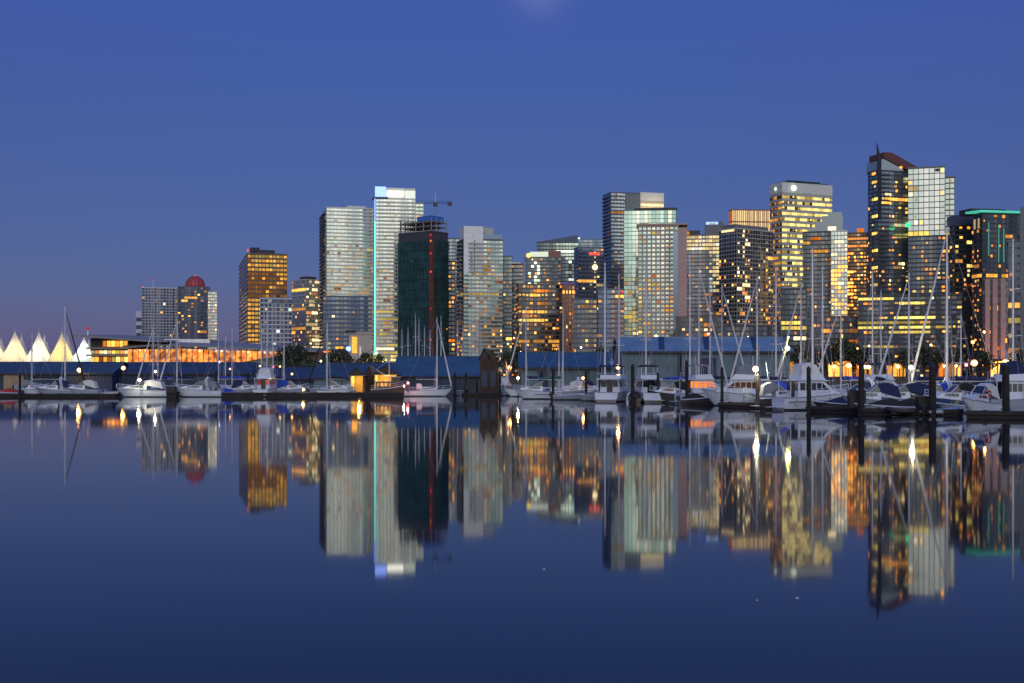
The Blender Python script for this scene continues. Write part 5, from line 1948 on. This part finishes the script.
dock('dark floating dock under the first row of small boats by the sail tents', -10, 200, 114, 199, 2.5)
dock('low dark dock end between the two long white launches', 166, 197.5, 176, 197.5, 2.2, .95)
dock('long dark floating dock under the rounded white yacht and glowing boathouses', 222, 198.5, 404, 200, 2.6, .75)
dock('short dock in front of the pointed wooden boathouse', 462, 213, 503, 213, 2.2)
dock('short floating dock under the orange lit cruiser', 690, 145, 726, 143, 1.8)
dock('floating dock below the big white enclosed yacht', 718, 134.5, 760, 131, 2)
dock('dark floating dock in front of the large white cruiser', 806, 117.5, 862, 113, 2.2)
dock('nearest floating dock under the dark inflatable and pale inflatable', 862, 110, 958, 105.5, 2.2)
dock('floating dock at the picture edge below the lifebuoy boat', 966, 101.5, 1040, 99, 2.0)
dock('walkway dock running behind the large white cruiser', 640, 172, 1040, 130, 2.2)
for px, D, wx, hx2, lab in ((858, 111.2, 1.5, 1.55, 'black dock box standing on the float beside the large white cruiser'), (925, 107.0, 1.1, 1.0, 'dark dock box behind the pale inflatable'), (470, 214, 1.6, 1.4, 'black dock box in front of the pointed boathouse'),
                            (170.5, 198.6, 1.5, .75, 'black dock box between the two long white launches')):
    t_ = thing('dock_box', lab, 'box', (gx(px, D) - wx / 2, D, .56 if D < 190 else .96))
    MB().box(0, wx, 0, .9, 0, hx2).build('body', M['rubber'], t_)
    MB().box(-.05, wx + .05, -.05, .95, hx2 + .002, hx2 + .08).build('lid', M['cv_black'], t_)

PILES = [(20, 197, 374, .20, 'thin pile before the tan shed door'), (13, 207, 386, .15, 'short pile at the red covered runabout'), (553, 178, 370, .20, 'dark pile behind the sleek white cruiser'),
         (541, 196, 370, .2, 'pile rising beside the teal shed wall'), (586, 174, 371, .22, 'pile beside the small lit cruiser canopy'), (601, 170, 366, .30, 'pile at the side of the high block sterned yacht'),
         (633, 157.5, 366, .24, 'pile between the two yachts seen from astern'), (658, 158, 374, .18, 'short pile beside the flat black canopy'), (687, 147, 362, .20, 'pile between dark hulled cruiser and orange lit cruiser'),
         (681, 164, 356, .16, 'thin pile just behind a thicker one near the dark hulled cruiser'), (722, 137, 369, .18, 'dark pile at the bow of the big enclosed yacht'), (757.5, 130, 376, .20, 'pile carrying the starry white lamp'),
         (809, 117, 369, .21, 'thick pile in front of the large white cruiser'), (861, 110.5, 363, .27, 'thick pile behind the black dock box'), (932.5, 106, 367, .31, 'thickest pile, beside the pale inflatable'),
         (1006, 101, 367, .30, 'thick pile at the picture edge by the lifebuoy boat'), (455, 214, 374, .22, 'pile before the first dark shed door'), (466, 215, 374, .24, 'pile between skiff and pointed boathouse'),
         (500, 216, 372, .22, 'pile beside the bow out work boat'), (477, 216, 380, .2, 'low pile against the pointed boathouse'), (216, 207, 372, .2, 'pile behind the long white motor cruiser'),
         (248, 209, 374, .22, 'pile beside the small grey cruiser'), (206, 212, 375, .2, 'pile before the dark shed under the orange hall')]
for px, D, yt, r, lab in PILES:
    zt = gz(yt, D)
    o = thing('mooring_pile', lab, 'pile', (gx(px, D), D, 0), R.uniform(0, 6), 'mooring piles')
    b = MB()
    n = 10
    b.loft([[(cos(q / n * 2 * pi) * rr_ * (1 + .06 * sin(q * 3)) + dx, sin(q / n * 2 * pi) * rr_, z) for q in range(n)] for z, rr_, dx in ((-1, r * 1.06, 0), (0, r * 1.03, 0), (zt * .5, r, .02), (zt, r * .94, .04))])
    b.build('post', M['pile_wood'], o)
    b = MB()
    b.loft([[(cos(q / n * 2 * pi) * r * k + .04, sin(q / n * 2 * pi) * r * k, z) for q in range(n)] for z, k in ((zt + .002, 1.02), (zt + .08, 1.02), (zt + .28, .15))])
    b.build('cap', M['rubber'], o)
    b = MB()
    rg = [(cos(q / 12 * 2 * pi) * (r + .12), sin(q / 12 * 2 * pi) * (r + .12), .72) for q in range(13)]
    b.tube(rg, .04, 4)
    b.build('hoop', M['metal_dark'], o)

# ------------------------------------------------------------------ lamps
BULB = {}
for k, c, rim, s_ in (('white', (1, .90, .62), (1, .62, .20), 22), ('amber', (1, .50, .10), (1, .30, .03), 5), ('orange', (1, .32, .04), (1, .20, .01), 5), ('yellow', (1, .85, .22), (.8, .62, .03), 7), ('red', (1, .10, .10), (1, .02, .03), 5),
                      ('blue', (.7, .75, 1), (.12, .18, 1), 8), ('green', (.5, 1, .6), (.04, .6, .2), 5)):
    m = bpy.data.materials.new('lamp_' + k)          # lamp globe; halo painted into its emission as a fading coloured rim
    m.use_nodes = True
    t = m.node_tree
    pb = t.nodes['Principled BSDF']
    pb.inputs['Base Color'].default_value = (.8, .8, .8, 1)
    lw = t.nodes.new('ShaderNodeLayerWeight')
    lw.inputs[0].default_value = .5
    rp = t.nodes.new('ShaderNodeValToRGB')
    e = rp.color_ramp.elements
    e[0].position, e[0].color = .10, (*c, 1)
    e[1].position, e[1].color = .36, (*[x * .22 for x in rim], 1)
    x = e.new(.85)
    x.color = (*[x_ * .10 for x_ in rim], 1)
    t.links.new(lw.outputs['Facing'], rp.inputs[0])
    t.links.new(rp.outputs[0], pb.inputs['Emission Color'])
    pb.inputs['Emission Strength'].default_value = s_
    BULB[k] = (m, c)
LAMPS = [  # px, py, D, colour, globe radius, power, foot height, label
    (139.5, 380, 197.5, 'white', .42, 500, 1.9, 'brightest white lamp of the far dock, over the long white launch'), (155.5, 371.5, 214, 'white', .34, 120, .6, 'smaller pale lamp up behind the long white launch'),
    (123.5, 368, 262, 'amber', .55, 250, .5, 'round amber lamp on the dark blue shed under the convention hall'), (79.5, 370, 268.5, 'amber', .60, 900, .5, 'amber wall lamp lighting the blue shed under the bluish sail tent'),
    (219, 362, 240, 'blue', .30, 60, .5, 'small bluish mast lamp before the orange hall'), (230, 369, 246, 'amber', .26, 60, .5, 'faint amber lamp beside the blue covered boat'), (260, 366, 262, 'amber', .30, 60, .5, 'amber lamp on the grass slope, nearer the orange glass'),
    (273, 367, 262, 'red', .32, 60, .5, 'reddish lamp over the yacht with rounded cabin'), (280, 366.5, 262, 'amber', .28, 60, .5, 'amber lamp on the grass slope, farther from the orange glass'), (292, 374, 214, 'amber', .26, 60, .6, 'amber lamp above the blue covered cruiser'),
    (303.5, 389.5, 199.5, 'amber', .30, 120, .75, 'low amber dock lamp just above the water'), (408, 383, 204, 'red', .26, 200, .75, 'red dock lamp beside the white hulled sailboat'), (404, 386, 201, 'white', .2, 260, .75, 'small white dock lamp lighting the white hull'),
    (509.5, 367.5, 216, 'orange', .48, 320, .6, 'orange red lamp in the gap beside the pointed boathouse'), (518, 378, 200, 'white', .36, 260, .1, 'pale lamp at the bow of the sleek white cruiser'), (583, 378, 186, 'amber', .28, 120, .6, 'small amber lamp on the cruiser with white canopy'),
    (618, 367, 174, 'amber', .42, 350, .6, 'warm lamp between the twin bare masts'), (656, 336, 330, 'amber', .5, 150, 2.6, 'amber street lamp just above the grey shed roof'), (748, 337, 330, 'white', .34, 100, 2.6, 'small white street lamp over the end of the grey shed'),
    (708, 334, 330, 'orange', .42, 100, 2.6, 'orange street lamp over the middle of the grey shed'), (755.5, 369, 130, 'white', .46, 1400, 2.8, 'starry white lamp, brightest in the marina, on its own pile'), (773, 366.5, 270, 'amber', .75, 500, 2.6, 'wide amber lamp right behind the blue covered cruiser'),
    (805.5, 367, 265, 'yellow', .55, 300, 2.6, 'yellow shore lamp behind the thickest mast'), (815, 367, 266, 'amber', .40, 150, 2.6, 'smaller shore lamp next to the yellow one'), (834, 366.5, 264, 'orange', .55, 250, 2.6, 'orange shore lamp behind the white flybridge cover'),
    (848.5, 365.5, 262, 'orange', .72, 420, 2.6, 'red orange shore lamp under the widest tree crown'), (860, 367, 262, 'amber', .60, 300, 2.6, 'first of a tight row of three amber shore lamps'), (864.5, 366.5, 262, 'amber', .60, 300, 2.6, 'middle of the tight row of three amber shore lamps'),
    (869, 367, 262, 'amber', .55, 300, 2.6, 'last of the tight row of three amber shore lamps'), (897.5, 366.5, 258, 'orange', .60, 300, 2.6, 'orange shore lamp close beside the lamp under the long jib'), (911, 367.5, 124, 'white', .36, 900, .6, 'bright white lamp at the foot of the long white jib'),
    (944, 366, 255, 'amber', .36, 150, 2.6, 'small amber shore lamp at the tallest mast'), (956, 366, 254, 'orange', .40, 200, 2.6, 'small orange shore lamp beside the thin mast'), (966, 365, 252, 'red', .42, 200, 2.6, 'reddish shore lamp touching the big orange one'),
    (974, 363, 250, 'amber', .80, 700, 2.6, 'big orange shore lamp before the pink pillars'), (972.5, 342, 250, 'orange', .42, 200, 2.6, 'high orange street lamp above the big orange one'), (1005.5, 362.5, 250, 'amber', .85, 800, 2.6, 'big orange shore lamp at the foot of the last pink pillar'),
    (857.5, 348.5, 280, 'amber', .30, 80, 2.6, 'small high lamp over the row of three'), (869, 346, 280, 'yellow', .30, 80, 2.6, 'small yellow lamp below the ribbon windows'), (931, 345, 278, 'yellow', .34, 80, 2.6, 'pale lamp hanging in the trees beside the tallest mast'), (984, 332, 280, 'amber', .36, 100, 2.6, 'high amber lamp beside the first pink pillar'),
    (508, 344, 340, 'amber', .36, 80, 2.6, 'small amber lamp over the dark tree by the boathouse'), (514, 338, 342, 'amber', .30, 80, 2.6, 'upper amber lamp over the gap between the sheds'), (520.5, 351, 336, 'white', .26, 60, 2.6, 'tiny white lamp at the end of the bright blue roof'), (581, 347.5, 340, 'white', .34, 60, 2.6, 'small white lamp above the bright blue roof'),
    (327, 357, 430, 'white', .4, 120, 2.6, 'white promenade lamp near the tree below the pale tower'), (321, 361, 425, 'yellow', .42, 120, 2.6, 'yellow promenade lamp at the blue shed roof end'), (336, 360, 422, 'amber', .42, 120, 2.6, 'amber promenade lamp between the small trees'),
    (376.5, 353, 418, 'green', .55, 120, 2.6, 'green lamp at the foot of the cyan light strip'), (368, 360, 416, 'orange', .4, 100, 2.6, 'orange lamp beside the pavilion corner'), (383, 361, 416, 'yellow', .4, 100, 2.6, 'yellow lamp over the blue shed behind the trawler'),
    (392, 359.5, 416, 'amber', .36, 100, 2.6, 'amber lamp where the blue shed roofs meet')]
for i, (px, py, D, k, r, pw, zf, lab) in enumerate(LAMPS):
    r *= .72 if k == 'white' else .95
    z = gz(py, D)
    shore_ = zf > 2
    o = thing('street_lamp' if zf == 2.6 else 'dock_lamp', lab, 'lamp', (gx(px, D), D, zf), 0, 'lamps along the harbour')
    b = MB()
    b.tube([(0, .1, 0), (0, .1, z - zf - r * .4)], [.10, .06], 6)
    b.build('pole', M['metal_dark'], o)
    b = MB()
    b.ball((0, 0, z - zf), r, 10, 7)
    b.build('globe', BULB[k][0], o, smooth=True)
    b = MB()
    b.tube([(0, .02, z - zf + r * .96), (0, .02, z - zf + r * 1.15)], [r * .7, r * .2], 8)
    b.build('cap', M['metal_dark'], o)
    if pw >= 100:
        lamp('lamp_light', (0, -r - .25, z - zf - .1), pw * ((1.4 if pw < 400 else .8) if zf == 2.6 else .6), BULB[k][1], r * .6, o)

# leaning yellow lamp pole
lp = thing('leaning_lamp', 'greenish yellow lamp at the top of a leaning pale pole', 'lamp', (gx(771, 152), 152, .6))
dx_, zt_ = gx(786, 152) - gx(771, 152), gz(349, 152) - .6
b = MB()
b.tube([(0, 0, 0), (dx_, 0, zt_)], [.10, .06], 6)
b.build('pole', M['alloy'], lp)
b = MB()
b.ball((dx_ + .15, -.1, zt_ + .1), .34, 10, 7)
b.build('globe', BULB['yellow'][0], lp, smooth=True)
b = MB()
b.ball((dx_ + .3, 0, zt_ + 1.5), .14, 8, 5)
b.tube([(dx_, 0, zt_), (dx_ + .3, 0, zt_ + 1.5)], .04, 5)
b.build('tip_lamp', BULB['yellow'][0], lp)
lamp('lamp_light', (dx_ + .1, -.8, zt_ - .3), 250, BULB['yellow'][1], .3, lp)

# floodlights of the place: pillars and the roof house of the rounded tower
lamp('roof_flood', RH.flood, 8000, (1, .80, .45), 1.0, RH.root)
lamp('pillar_flood', (gx(1001, 455), 455, G + 4), 3200, (1, .28, .08), .6)
lamp('pillar_flood', (gx(990, 455), 455, G + 4), 2200, (1, .28, .08), .6)

# small floats adrift on the open water
for px, py, r, lab in ((797, 599, .035, 'tiny pale float adrift below the bank tower reflection'), (544, 570, .03, 'tiny pale float adrift on open water below the gap between the towers'), (757, 601, .02, 'tiniest grey float near another pale float')):
    D = CZ * F / (py - HZ)
    o = thing('drifting_float', lab, 'float', (gx(px, D), D, 0))
    MB().ball((0, 0, .01), r, 10, 6, z=.8).build('body', M['gel_grey'], o, smooth=True)
    b = MB()
    b.tube([(0, 0, r * .7), (r * .3, 0, r * 1.6)], r * .2, 6)
    b.build('eye', M['rubber'], o)
